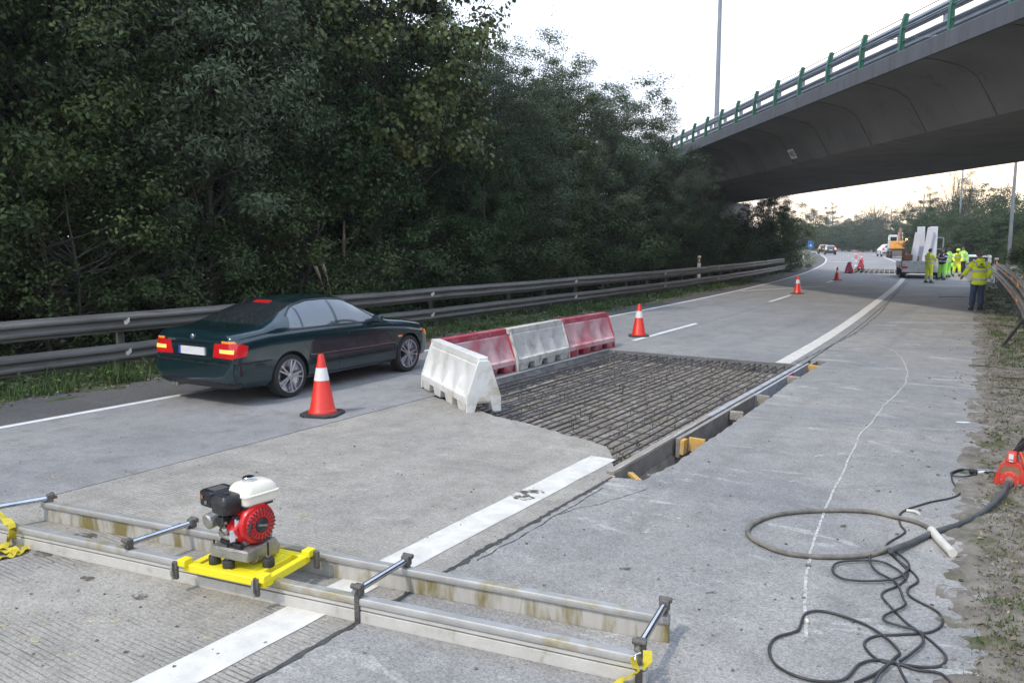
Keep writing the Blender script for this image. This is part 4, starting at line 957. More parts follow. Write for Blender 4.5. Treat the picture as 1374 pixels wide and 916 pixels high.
# near beam: bottom plate faces the camera, two ledges above, rounded top tube
beam(A0,A1,1,[(-.028,0),(.024,0),(.024,.068),(-.028,.068)],m_aluc,'lower_plate')
beam(A0,A1,1,[(-.028,.0682),(.006,.0682),(.006,.0758),(-.028,.0758)],m_groove,'groove')
beam(A0,A1,1,[(-.028,.076),(.022,.076),(.022,.098),(-.028,.098)],m_aluc,'ledge')
beam(A0,A1,1,[(-.028,.0982),(.012,.0982),(.012,.1028),(-.028,.1028)],m_groove,'groove')
beam(A0,A1,1,[(-.030,.103),(.028,.103),(.031,.106),(.031,.138),(.026,.146),(-.024,.146),(-.031,.139),(-.031,.106)],m_alu,'top_tube')
beam(B0,B1,1,[(-.012,0),(.014,0),(.014,.100),(-.012,.100)],m_aluw,'lower_plate')
beam(B0,B1,1,[(-.012,.1002),(.002,.1002),(.002,.1058),(-.012,.1058)],m_groove,'groove')
beam(B0,B1,1,[(-.028,.106),(.026,.106),(.030,.110),(.030,.142),(.025,.150),(-.024,.150),(-.030,.143),(-.030,.110)],m_alu,'top_tube')
def crossbar(pa,pb,za,legs=(1,1),red=False):
    pa=Vector((pa.x,pa.y,za));pb=Vector((pb.x,pb.y,za)); d=(pb-pa).normalized()
    t=MB().tube([pa,pb],.0195,16,sT).build('cross_tube',m_chrome,scr,smooth=50)
    for p,sg,lg in ((pa,-1,legs[0]),(pb,1,legs[1])):
        mb=MB(); rot=Matrix((( d.y,d.x,0),(-d.x,d.y,0),(0,0,1)))
        mb.box(tuple(p+d*sg*.012),(.052,.045,.06),sT,rot=rot)
        a=p+d*sg*.03+Vector((0,0,.022)); mb.tube([a-Vector((d.y,-d.x,0))*.035,a+Vector((d.y,-d.x,0))*.035],.016,10,sT)
        if lg: mb.box(tuple(p+d*sg*.028+Vector((0,0,-za/2-.01))),(.034,.014,za+.01),sT,rot=rot)
        mb.build('clamp',m_clamp,scr,bevel=.004)
        MB().tube([p+d*sg*.02,p+d*sg*.062],.013,8,sT).build('bolt',m_steel if not red else m_rust,scr,smooth=40)
def on(a,b,x): t=(x-a.x)/(b.x-a.x); return a.lerp(b,t)
crossbar(on(A0,A1,-6.33),on(B0,B1,-6.17),.178,(0,0),True)
crossbar(on(A0,A1,-4.77),on(B0,B1,-4.76),.183,(0,0))
crossbar(on(A0,A1,-3.02),on(B0,B1,-3.06),.190,(1,1))
crossbar(on(A0,A1,-1.43),on(B0,B1,-1.49),.200,(1,1))
# ------------------------------------------------------------------ engine on yellow carrier
FA=math.radians(9.4); eo=Vector((-3.915,3.095,0)); ET=sT@Matrix.Translation(eo)@RZ(FA)   # local x along beams, y across
car_=MB()
car_.box((0,-.185,.158),(.62,.05,.05),ET).box((0,.195,.158),(.62,.05,.05),ET)
car_.box((-.28,.0,.152),(.05,.36,.035),ET).box((.285,.0,.152),(.045,.40,.05),ET).box((.16,.0,.152),(.09,.40,.045),ET)
car_.build('carrier_frame',m_yel,scr,bevel=.005)
MB().box((-.03,.02,.170),(.36,.36,.012),ET).build('carrier_plate',m_yel,scr,bevel=.003)
for x,y in ((-.30,-.20),(.30,.215),(-.30,.215),(.30,-.2)):
    MB().prism([(-.03,-.035),(.03,-.035),(.03,.035),(-.03,.035)],.17,.215,ET@TR(x,y,0)).build('corner_lug',m_yel,scr,bevel=.006)
for x,y in ((-.345,-.222),(.275,-.222),(.345,.235)):
    MB().box((x,y-.012 if y<0 else y,.145),(.036,.022,.11),ET).build('clamp_jaw',m_clamp,scr,bevel=.004)
    if y<0: MB().tube([(x-.012,y-.03,.19),(x-.004,y-.045,.13),(x+.01,y-.04,.095)],.007,6,ET).build('clamp_handle',m_steel,scr,smooth=40)
for x,y in ((-.145,-.115),(-.015,-.14),(.185,-.02),(-.145,.12)):
    mb=MB(); mb.lathe([(.034,.176),(.036,.18),(.036,.222),(.033,.228)],18,ET@TR(x,y,0)); mb.build('rubber_mount',m_rubber,scr,smooth=40)
    MB().lathe([(.006,.228),(.006,.325)],8,ET@TR(x,y,0)).build('stud',m_blkm,scr); MB().lathe([(.013,.232),(.013,.243)],6,ET@TR(x,y,0)).build('nut',m_steel,scr)
MB().box((-.0,-.02,.300),(.28,.26,.008),ET).box((-.0,-.15,.268),(.28,.008,.06),ET).box((.14,-.02,.268),(.008,.26,.06),ET).build('engine_plate',m_steel,scr,bevel=.003)
MB().tube([(.07,-.04,.235),(.09,.14,.235)],.060,20,ET).build('eccentric_housing',m_steel,scr,bevel=.006)
EE=sT@Matrix.Translation(eo)@RZ(-.06)@TR(.035,.01,.305)   # engine frame: +x = starter side
def E(mb,name,mat,**k): return mb.build(name,mat,scr,**k)
E(MB().prism([(-.11,-.10),(.06,-.10),(.06,.12),(-.11,.12)],.0,.10,EE),'crankcase',m_steel,bevel=.015)
E(MB().box((-.10,-.02,.13),(.07,.14,.10),EE),'cylinder',m_steel,bevel=.01)
for i in range(6): E(MB().box((-.03,-.0,.09+i*.018),(.16,.17,.005),EE),'cooling_fin',m_steel)
# red fan housing with slotted starter cover
HX=Matrix(((0,0,1,0),(1,0,0,0),(0,1,0,0),(0,0,0,1)))   # local z -> x
FC=EE@TR(.045,.0,.125)@HX
E(MB().lathe([(.118,-.065),(.124,-.05),(.124,.028),(.116,.042),(.098,.050)],36,FC),'fan_housing',m_redp,smooth=35)
E(MB().loft([[(x,-.11,.03),(x,.09,.03),(x,.11,.13),(x,.06,.225),(x,-.06,.225),(x,-.155,.12)] for x in (-.035,.06)],EE),'shroud',m_redp,bevel=.014)
E(MB().lathe([(.098,.050),(.096,.064),(.088,.070),(.048,.074),(.044,.068)],36,FC,cap=False),'starter_cover',m_redp,smooth=30)
for i in range(26):
    a=2*PI*i/26; T=FC@RZ(a); E(MB().box((.092,0,.066),(.016,.007,.012),T),'slot',m_blk)
for i in range(18):
    a=2*PI*i/18; T=FC@RZ(a); E(MB().box((.066,0,.0725),(.026,.0045,.004),T),'slot',m_blk)
E(MB().lathe([(.044,.066),(.044,.077),(.038,.081),(0,.081)],28,FC,cap=False),'hub_cap',m_blk,smooth=40)
E(MB().box((0,0,.082),(.065,.012,.003),FC@RZ(-.25)),'hub_bar',m_steel)
E(MB().box((.066,-.115,.125),(.006,.030,.115),EE@RZ(-.15)),'label_strip',m_platew); E(MB().box((.064,-.148,.085),(.006,.028,.07),EE@RZ(-.15)),'label_strip',m_platew)
E(MB().tube([(.115,-.075,.155),(.125,-.095,.115),(.120,-.105,.095)],[.012,.010,.006],8,EE),'starter_grip',m_blk,smooth=40)
E(MB().box((.03,-.115,.185),(.05,.03,.022),EE),'switch_box',m_blk,bevel=.004)
# fuel tank, long axis across
TK=EE@TR(-.015,.04,.24)
def rrect(hx,hy,r,z,n=5):
    o=[]
    for cx,cy,a0 in ((hx-r,hy-r,0),(-hx+r,hy-r,90),(-hx+r,-hy+r,180),(hx-r,-hy+r,270)):
        for i in range(n): a=R(a0+90*i/(n-1)); o.append((cx+r*math.cos(a),cy+r*math.sin(a),z))
    return o
E(MB().loft([rrect(.088,.112,.03,.0),rrect(.098,.122,.035,.012),rrect(.102,.126,.04,.055),rrect(.109,.133,.04,.060),rrect(.109,.133,.04,.068),rrect(.101,.125,.045,.072),rrect(.095,.117,.045,.100),rrect(.079,.098,.045,.122),rrect(.048,.06,.035,.130)],TK),'fuel_tank',m_cream,smooth=32)
E(MB().lathe([(.036,.128),(.038,.132),(.038,.150),(.033,.156),(.012,.157)],20,TK@TR(-.01,-.02,0)),'tank_cap',m_chrome,smooth=35)
E(MB().box((-.01,.02,.232),(.16,.2,.016),EE),'tank_bracket',m_blk)
# air cleaner and muffler
AC=EE@TR(-.03,-.135,.215)
E(MB().loft([rrect(.066,.062,.02,0),rrect(.070,.066,.022,.01),rrect(.072,.068,.022,.058),rrect(.075,.071,.022,.062),rrect(.072,.068,.024,.09),rrect(.058,.055,.024,.108)],AC),'air_cleaner',m_blk,smooth=35)
E(MB().lathe([(.016,.105),(.016,.118),(.008,.122)],10,AC),'wing_nut',m_blk,smooth=40)
MF=EE@TR(-.255,-.045,.20)
E(MB().loft([rrect(.062,.085,.016,0),rrect(.066,.09,.02,.01),rrect(.066,.09,.02,.088),rrect(.056,.08,.02,.098)],MF),'muffler_shield',m_blkm,smooth=35)
for i in range(6): E(MB().box((-.03+i*.014,.0,.0985),(.005,.10,.003),MF),'vent_slot',m_steel)
E(MB().tube([(-.067,-.03,.05),(-.074,-.03,.05)],.016,12,MF),'exhaust_outlet',m_steel)
E(MB().tube([(0.01,-.092,.03),(0.01,-.096,.03)],.012,10,MF),'bolt_head',m_steel); E(MB().tube([(-.03,-.092,.06),(-.03,-.096,.06)],.015,10,MF),'bolt_head',m_rust)
E(MB().tube([(-.165,-.19,.135),(-.165,-.10,.15)],[.048,.05],20,EE),'silver_canister',m_steel,bevel=.01)
E(MB().box((-.06,-.135,.15),(.07,.06,.07),EE),'carburettor',m_blkm,bevel=.008)
E(MB().tube([(-.02,-.17,.20),(.0,-.19,.16),(-.04,-.18,.12),(-.08,-.16,.08)],.006,6,EE),'throttle_cable',m_blk,smooth=40)
for dx,dz in ((-.02,.13),(.01,.105),(-.05,.10),(.0,.16)): E(MB().tube([(dx,-.165,dz),(dx,-.178,dz)],.010,8,EE),'bolt_head',m_steel)
E(MB().tube([(-.12,-.12,.05),(-.03,-.14,.06),(.03,-.12,.05)],.018,8,EE),'governor_arm',m_steel,smooth=40)
E(MB().box((-.02,-.12,.015),(.2,.03,.03),EE),'base_foot',m_blkm,bevel=.005)
# yellow straps tied to the screed ends
def strap(name,pts,wd,label,tilt=0):
    mb=MB(); N=len(pts); ring=[]
    P_=[Vector(p) for p in pts]
    for i,p in enumerate(P_):
        d=(P_[min(i+1,N-1)]-P_[max(i-1,0)]).normalized(); s_=Vector((0,0,1)).cross(d); s_=s_.normalized() if s_.length>.1 else Vector((1,0,0))
        s_=(s_+Vector((0,0,tilt*math.sin(i*1.3)))).normalized()
        n=d.cross(s_)*.0025; ring.append([tuple(p-s_*wd-n),tuple(p+s_*wd-n),tuple(p+s_*wd+n),tuple(p-s_*wd+n)])
    mb.loft(ring); return mb
def smooth_pts(pts,k=6):
    P_=[Vector(p) for p in pts]; o=[]
    for i in range(len(P_)-1):
        p0=P_[max(i-1,0)];p1=P_[i];p2=P_[i+1];p3=P_[min(i+2,len(P_)-1)]
        for j in range(k):
            t=j/k; o.append(.5*((2*p1)+(p2-p0)*t+(2*p0-5*p1+4*p2-p3)*t*t+(3*p1-p0-3*p2+p3)*t**3))
    o.append(P_[-1]); return o
s1=empty('yellow_strap','crumpled yellow webbing strap tied round the left end of the screed','strap',(-6.1,2.6,0)); T=Matrix.Translation((6.1,-2.6,0))
def mk(par,T,pts,wd,tilt,mat=m_strap):
    mb=strap('',smooth_pts(pts),wd,'',tilt); mb2=MB(); mb2.add(mb.v,mb.f,T); return mb2.build('webbing',mat,par,smooth=60)
A=lambda u,v,z: tuple(at(u,v,z))
mk(s1,T,[A(-25,712,.02),A(-5,690,.13),A(14,703,.17),A(17,715,.12),A(12,724,.05),A(2,735,.02)],.028,.7)
mk(s1,T,[A(12,722,.03),A(28,728,.02),A(37,733,.012),A(24,741,.02),A(8,738,.03),A(-15,742,.012)],.026,.5)
mk(s1,T,[A(-20,727,.03),A(0,733,.04),A(20,737,.035),A(16,744,.015),A(-10,750,.012)],.026,.6)
s2=empty('yellow_strap','yellow webbing strap looped round the near right corner clamp of the screed','strap',(-1.4,3.4,0)); T=Matrix.Translation((1.4,-3.4,0))
mk(s2,T,[A(869,872,.2),A(868,890,.15),A(860,896,.12),A(848,905,.07),A(830,915,.02),A(810,926,.01),A(780,940,.008)],.022,.3)
mk(s2,T,[A(850,880,.17),A(852,892,.13),A(860,897,.12)],.018,.3)
MB().tube([A(852,885,.17),A(853,877,.19),A(860,875,.2)],.006,8,T).build('buckle_wire',m_chrome,s2,smooth=50)
MB().tube([A(858,896,.13),A(866,895,.13),A(868,889,.14)],.006,8,T).build('buckle_wire',m_chrome,s2,smooth=50)
# ================================================================== CONCRETE VIBRATOR, HOSES, CABLES
def path_obj(name,pts,r,mat,label,cat,k=6,n=8,lift=.0):
    P_=[]
    for i,p in enumerate(smooth_pts(pts,k)): P_.append(p+Vector((0,0,lift)))
    o=MB().tube(P_,r,n).build(name,mat,None,smooth=60); return tag(o,label,cat)
vib=empty('concrete_vibrator','dirty red concrete vibrator motor standing on the right soil verge','vibrator',tuple(at(1355,657)),R(-8))
def V(mb,n,m,**k): return mb.build(n,m,vib,**k)
V(MB().prism([(-.125,.03),(-.115,.0),(.115,.0),(.125,.03),(.11,.12),(.075,.235),(.05,.25),(-.05,.25),(-.085,.225),(-.115,.12)],-.03,.0,Matrix(((1,0,0,0),(0,0,1,0),(0,1,0,0),(0,0,0,1)))),'front_plate',m_motor,bevel=.008)
V(MB().prism([(-.08,.135),(.072,.135),(.058,.215),(-.062,.215)],-.036,-.031,Matrix(((1,0,0,0),(0,0,1,0),(0,1,0,0),(0,0,0,1)))),'scuffed_panel',m_brown)
YM=Matrix(((1,0,0,0),(0,0,1,0),(0,-1,0,0),(0,0,0,1)))  # local z -> +y
V(MB().tube([(0,-.055,.095),(0,-.01,.095)],.078,24),'flange',m_motor,bevel=.008)
V(MB().tube([(0,.0,.12),(0,.24,.12)],.10,20),'motor_body',m_motor,bevel=.01)
for i in range(6): 
    a=2*PI*i/6; V(MB().tube([(.06*math.cos(a),-.062,.095+.06*math.sin(a)),(.06*math.cos(a),-.054,.095+.06*math.sin(a))],.007,6),'flange_bolt',m_steel)
V(MB().tube([(0,-.105,.085),(0,-.05,.09)],[.032,.038],16),'hose_coupling',m_steel,smooth=40)
V(MB().tube([(.06,-.075,.055),(.075,-.03,.06)],.02,10),'drain_plug',m_steel,smooth=40)
V(MB().loft([[(-.05,-.035,.245),(.04,-.035,.245),(.04,.08,.245),(-.05,.08,.245)],[(-.035,-.02,.335),(.03,-.02,.335),(.03,.06,.335),(-.035,.06,.335)]]),'switch_housing',m_motor,bevel=.01)
V(MB().box((-.005,-.033,.30),(.035,.004,.045),rot=Euler((.17,0,0)).to_matrix()),'switch_label',m_paper); V(MB().box((-.002,-.042,.263),(.03,.004,.012)),'switch_label',m_dull)
V(MB().tube([(.09,.0,.12),(.10,.0,.21),(.075,.03,.28),(.045,.06,.33)],.014,8),'carry_handle',m_motor,smooth=50)
V(MB().tube([(.14,-.02,.05),(.14,.05,.05)],.06,16),'side_wheel',m_rubber,bevel=.01)
vp=Vector(vib.location)
path_obj('vibrator_hose',[at(1352,648,.09),at(1345,662,.07),at(1325,682,.035),at(1290,702,.02),at(1255,713,.022),at(1222,728,.03),at(1195,738,.045)],.021,m_hoseb,'thick black hose running from the red vibrator motor across the shoulder','hose',n=12)
ring=[zo(*q_) for q_ in ((520,448),(470,470),(400,478),(310,480),(220,475),(140,460),(70,430),(38,405),(35,385),(60,362),(120,338),(200,326),(290,321),(380,320),(470,326),(540,342),(600,355),(645,372),(672,390))]
path_obj('dusty_hose_loop',[at(u,v,.035 if i in (0,) else .018) for i,(u,v) in enumerate(ring)],.0165,m_hose,'large dust-grey hose ring lying on the shoulder, ending in a white poker','hose',n=10)
path_obj('vibrator_poker',[at(*zo(668,388),.03),at(*zo(700,425),.03),at(*zo(742,468),.03)],.030,m_dull,'dusty white poker cylinder at the end of the hose ring','poker head',k=3,n=14)
def cab(pts,label,name='power_cable',r=.0075,z=.008,seed=0):
    P_=[at(*zo(*q_),z) for q_ in pts]; return path_obj(name,P_,r,m_cable,label,'cable',k=7,n=7)
cab([(835,190),(790,178),(750,188),(738,200),(744,225),(768,258),(735,277),(670,290),(625,303),(580,318),(557,338),(562,370),(577,395),(530,425),(513,440),(520,462),(560,500),(588,535),(560,575),(505,600),(500,620),(530,655),(580,705),(635,745),(690,790),(718,825),(700,855),(640,860),(560,850),(490,838),(445,800),(440,772),(480,752),(560,748),(660,740),(705,712),(690,670),(600,620),(588,590),(622,563),(600,530),(540,480),(515,450)],'long black cable winding down from the plug through the tangle to the small lower loops',z=.008)
cab([(560,840),(600,812),(640,772),(620,735),(560,718),(508,700),(510,680),(575,648),(570,620),(545,568),(480,530),(455,490),(470,463),(530,458),(582,492),(588,520),(550,553),(470,563),(370,557),(328,530),(345,500),(430,492),(500,498),(560,530),(580,560)],'black cable forming the round upper loops below the hose ring',z=.021)
cab([(405,914),(480,880),(540,830),(556,805),(500,750),(420,705),(300,668),(235,675),(215,720),(200,737),(130,760),(108,800),(130,850),(200,890),(290,910),(370,900),(420,850),(480,835),(555,850),(620,870),(700,882),(745,925)],'black cable forming the big heart-shaped loop at the bottom of the shoulder',z=.012)
cab([(465,925),(490,880),(530,845),(550,850),(565,880),(590,925)],'short black cable bight leaving the bottom of the photo',z=.03)
cab([(735,192),(752,183),(775,178),(812,184),(818,196),(780,203),(745,200),(738,190),(765,180),(800,178)],'knotted black cable end behind the plug',z=.022)
tag(MB().tube([at(*zo(800,185),.03),at(*zo(826,187),.03)],[.026,.022],12).build('cable_plug',m_blk,None,bevel=.004),'round black plug lying on the edge of the soil','plug')
path_obj('white_connector',[at(*zo(828,190),.022),at(*zo(852,188),.022)],.014,m_paper,'small white connector between the plug and the motor cord','connector',k=2)
path_obj('motor_cord',[at(*zo(850,188),.03),at(*zo(880,189),.05),at(*zo(905,192),.07)],.006,m_cable,'thin black cord joining the white connector to the red motor','cord')
path_obj('white_tube_piece',[at(*zo(582,320),.012),at(*zo(612,324),.014),at(*zo(628,334),.012)],.012,m_dull,'short white plastic piece under the cable above the hose ring','scrap',k=3)
def flat_scrap(u,v,a,b,mat,label,name,rz=0,z=.006):
    p=at(u,v); r_=random.Random(u); mb=MB(); pts=[]
    for i in range(10):
        t=2*PI*i/10; k=r_.uniform(.75,1.1); pts.append((a*math.copysign(abs(math.cos(t))**.6,math.cos(t))*k,b*math.copysign(abs(math.sin(t))**.6,math.sin(t))*k))
    mb.prism(pts,-.001,.0015,TR(p.x,p.y,z)@RZ(rz)); return tag(mb.build(name,mat),label,'scrap')
flat_scrap(1292,567,.085,.03,m_paper,'crumpled white paper scrap on the shoulder near the soil edge','paper_scrap',.5)
flat_scrap(1374,699,.05,.05,m_galv,'flat dark metal plate at the right edge of the photo','metal_plate',.2,.09)
tag(MB().tube([at(*zo(232,702),.016),at(*zo(243,702),.016)],.016,8).build('chalk_stone',m_dull,None,bevel=.004),'whitish stone lying inside the big cable loop','stone')
tag(MB().tube([at(1082,758,.01),at(1087,757,.012)],.012,7).build('clod',m_stone,None,bevel=.003),'small grey clod on the sealed crack below the hose ring','stone')
# long-handled tools stuck behind the motor
def tool(a,b,r,label,tip=.35):
    a=Vector(a);b=Vector(b); o=empty('long_handled_tool',label,'tool',tuple(a)); m=a.lerp(b,tip)
    T=Matrix.Translation(-a); MB().tube([a,m],[r*1.5,r*1.25],8,T).build('dark_socket',m_blk,o,smooth=40); MB().tube([m,b],r,8,T).build('wooden_handle',m_woody,o,smooth=40)
tool(at(1359,612,.18),at(1420,520,.95),.017,'upper of two wooden tool handles with dark sockets behind the red motor',.30)
tool(at(1365,605,.28),at(1440,540,.95),.022,'lower thick wooden tool handle rising from the red motor',.25)
tool(at(1344,466,.02),at(1400,395,1.0),.022,'dark stick leaning on the grass below the right guardrail',.75)
q=random.Random(31)
for i,(u,v,L) in enumerate(((1300,490,.6),(1330,505,.9),(1345,508,.8),(1310,410,1.6),(1335,520,.5),(1352,515,.7),(1260,398,1.4))):
    p=at(u,v,.03); a=q.uniform(-.5,.6); tag(MB().tube([p,p+Vector((L*.5*math.cos(a),L*.5*math.sin(a),.03)),p+Vector((L*math.cos(a+.2),L*math.sin(a+.2),.01))],[.012,.009,.004],5).build('twig',m_bark),'bare dark twig lying across the soil of the right verge','twig','twigs on the right verge')
# ================================================================== CARS
SEDAN=dict(L=4.47,W=.87,zb=.20,rear=.985,front=3.705,
 top=[(0,.90),(.03,.99),(.12,1.025),(.58,1.065),(.75,1.13),(1.05,1.265),(1.35,1.365),(1.75,1.41),(2.1,1.415),(2.4,1.385),(2.75,1.22),(3.08,1.03),(3.2,.985),(3.6,.94),(4.0,.875),(4.3,.78),(4.42,.68),(4.47,.60)],
 belt=[(0,.84),(.12,.90),(.6,.945),(1.5,.945),(3.0,.91),(3.6,.85),(4.1,.76),(4.35,.66),(4.47,.55)],
 width=[(0,.90),(.06,.955),(.25,.985),(.8,1.0),(3.7,1.0),(4.1,.975),(4.3,.90),(4.42,.78),(4.47,.66)],
 bot=[(0,.33),(.06,.27),(.4,.22),(1,.19),(3.7,.18),(4.3,.20),(4.47,.28)])
HATCH=dict(L=4.1,W=.87,zb=.2,rear=.80,front=3.4,
 top=[(0,.95),(.05,1.05),(.2,1.25),(.45,1.42),(.9,1.48),(1.6,1.50),(2.0,1.47),(2.5,1.27),(2.95,1.03),(3.3,.97),(3.8,.85),(4.03,.72),(4.1,.6)],
 belt=[(0,.9),(.2,.96),(1.5,.97),(2.9,.93),(3.5,.84),(3.9,.72),(4.1,.55)],
 width=[(0,.9),(.08,.96),(.3,1.0),(3.3,1.0),(3.8,.95),(4.0,.85),(4.1,.68)],
 bot=[(0,.33),(.1,.26),(.8,.2),(3.4,.2),(4.1,.3)])
def pl(tab,y): return float(np.interp(y,[a for a,b in tab],[b for a,b in tab]))
def car_shell(c,mat):
    ys=sorted(set([a for a,b in c['top']]+[a for a,b in c['width']]+[round(i*c['L']/22,3) for i in range(23)]))
    ys2=[ys[0]]
    for y in ys[1:]:
        if y-ys2[-1]>.028: ys2.append(y)
    rings=[]
    for y in ys2:
        zt=pl(c['top'],y);zbelt=min(pl(c['belt'],y),zt-.03);w_=c['W']*pl(c['width'],y);zb=pl(c['bot'],y)
        k=min(1,max(0,(zt-zbelt-.12)/.30)); k=k*k*(3-2*k)
        w7=w_*.80*(1-k)+.575*k; z7=(zt-.018)*(1-k)+(zt-.065)*k
        w6=w_*.93*(1-k)+(.5*w_*.955+.5*w7+.035)*k; z6=(zbelt+(z7-zbelt)*.72)*(1-k)+(zbelt+(z7-zbelt)*.55)*k
        h=[(0,zb),(w_*.72,zb),(w_*.93,zb+.03),(w_*.985,zb+.13),(w_,.5*zb+.5*zbelt),(w_*.998,zbelt-.10),(w_*.965,zbelt-.015),(w_*.945,zbelt+.012),(w6,z6),(w7,z7),(w7*.84,zt-.022*k-.006),(w7*.45,zt-.004),(0,zt)]
        rings.append([(a,y,z) for a,z in h]+[(-a,y,z) for a,z in reversed(h[1:-1])])
    mb=MB(); mb.loft(rings); o=mb.build('body',mat,None,smooth=0,sub=2)
    return o
def apply_mods(o):
    dg=bpy.context.evaluated_depsgraph_get(); dg.update(); me=bpy.data.meshes.new_from_object(o.evaluated_get(dg)); old=o.data; o.modifiers.clear(); o.data=me; bpy.data.meshes.remove(old); me.name='body'; return me
def proj_patch(bvh,top,bot,view,nu=12,nv=6,off=.004,edge=True):
    """conforming patch: top/bot polylines in view plane, ray cast onto the shell. view: 'r' from +x, 'l' from -x, 'b' from -y, 'f' from +y, 't' from above"""
    def along(pl_,t):
        pts=[Vector(p) for p in pl_]; Ls=[(b-a).length for a,b in zip(pts,pts[1:])]; s_=t*sum(Ls)
        for a,b,L in zip(pts,pts[1:],Ls):
            if s_<=L+1e-9: return a.lerp(b,s_/L if L else 0)
            s_-=L
        return pts[-1]
    vs=[];bs=[]
    for j in range(nv+1):
        for i in range(nu+1):
            p=along(top,i/nu).lerp(along(bot,i/nu),j/nv)
            if view in 'rl': sx_=1 if view=='r' else -1; o=Vector((3*sx_,p.x,p.y)); d=Vector((-sx_,0,0))
            elif view in 'bf': sy=-1 if view=='b' else 1; o=Vector((p.x,2.2+4*sy,p.y)); d=Vector((0,-sy,0))
            else: o=Vector((p.x,p.y,3)); d=Vector((0,0,-1))
            h=bvh.ray_cast(o,d)
            if h[0] is None: 
                near=bvh.find_nearest(o+d*(2.2 if view in 'rl' else 2.3)); h=near
            n=h[1] if h[1].dot(d)<0 else -h[1]
            vs.append(h[0]+n*off); bs.append(h[0]-n*.012)
    W_=nu+1; fs=[(j*W_+i,j*W_+i+1,(j+1)*W_+i+1,(j+1)*W_+i) for j in range(nv) for i in range(nu)]
    mb=MB(); mb.add(vs,fs)
    if edge:
        ring=[i for i in range(nu+1)]+[j*W_+nu for j in range(1,nv+1)]+[nv*W_+i for i in range(nu-1,-1,-1)]+[j*W_ for j in range(nv-1,0,-1)]
        n0=len(mb.v); mb.v+= [tuple(bs[k]) for k in ring]; L=len(ring)
        mb.f+=[(ring[k],ring[(k+1)%L],n0+(k+1)%L,n0+k) for k in range(L)]
    return mb
def wheel(root,x,y,side,r=.315,detail=True):
    o=empty('wheel',parent=root,loc=(x,y,r)); HXs=Matrix(((0,0,side,0),(1,0,0,0),(0,1,0,0),(0,0,0,1)))
    MB().lathe([(r-.075,-.10),(r-.012,-.10),(r,-.08),(r+.002,0),(r,.08),(r-.012,.095),(r-.07,.10),(r-.082,.085)],36,HXs,cap=False).build('tyre',m_tyre,o,smooth=40)
    if detail:
        MB().lathe([(r-.074,.088),(r-.070,.098),(r-.085,.092),(r-.095,.03),(.06,.0),(0.0,0)],36,HXs,cap=False).build('rim',m_rim,o,smooth=35)
        for k in range(5):
            for s_ in (-1,1):
                a=2*PI*k/5+s_*.17; T=HXs@RZ(a)
                MB().prism([(.035,-.016),(r-.082,-.012),(r-.082,.012),(.035,.016)],.045,.082,T).build('spoke',m_rim,o,bevel=.004)
        MB().lathe([(.052,.03),(.052,.086),(.03,.092),(0,.093)],20,HXs).build('hub',m_rim,o,smooth=40)
        MB().lathe([(.12,.015),(.12,.02),(0,.02)],24,HXs).build('brake_disc',m_blkm,o)
    else:
        MB().lathe([(r-.074,.09),(r-.09,.07),(.05,.06),(0,.07)],20,HXs,cap=False).build('rim',m_rim,o,smooth=35)
    return o
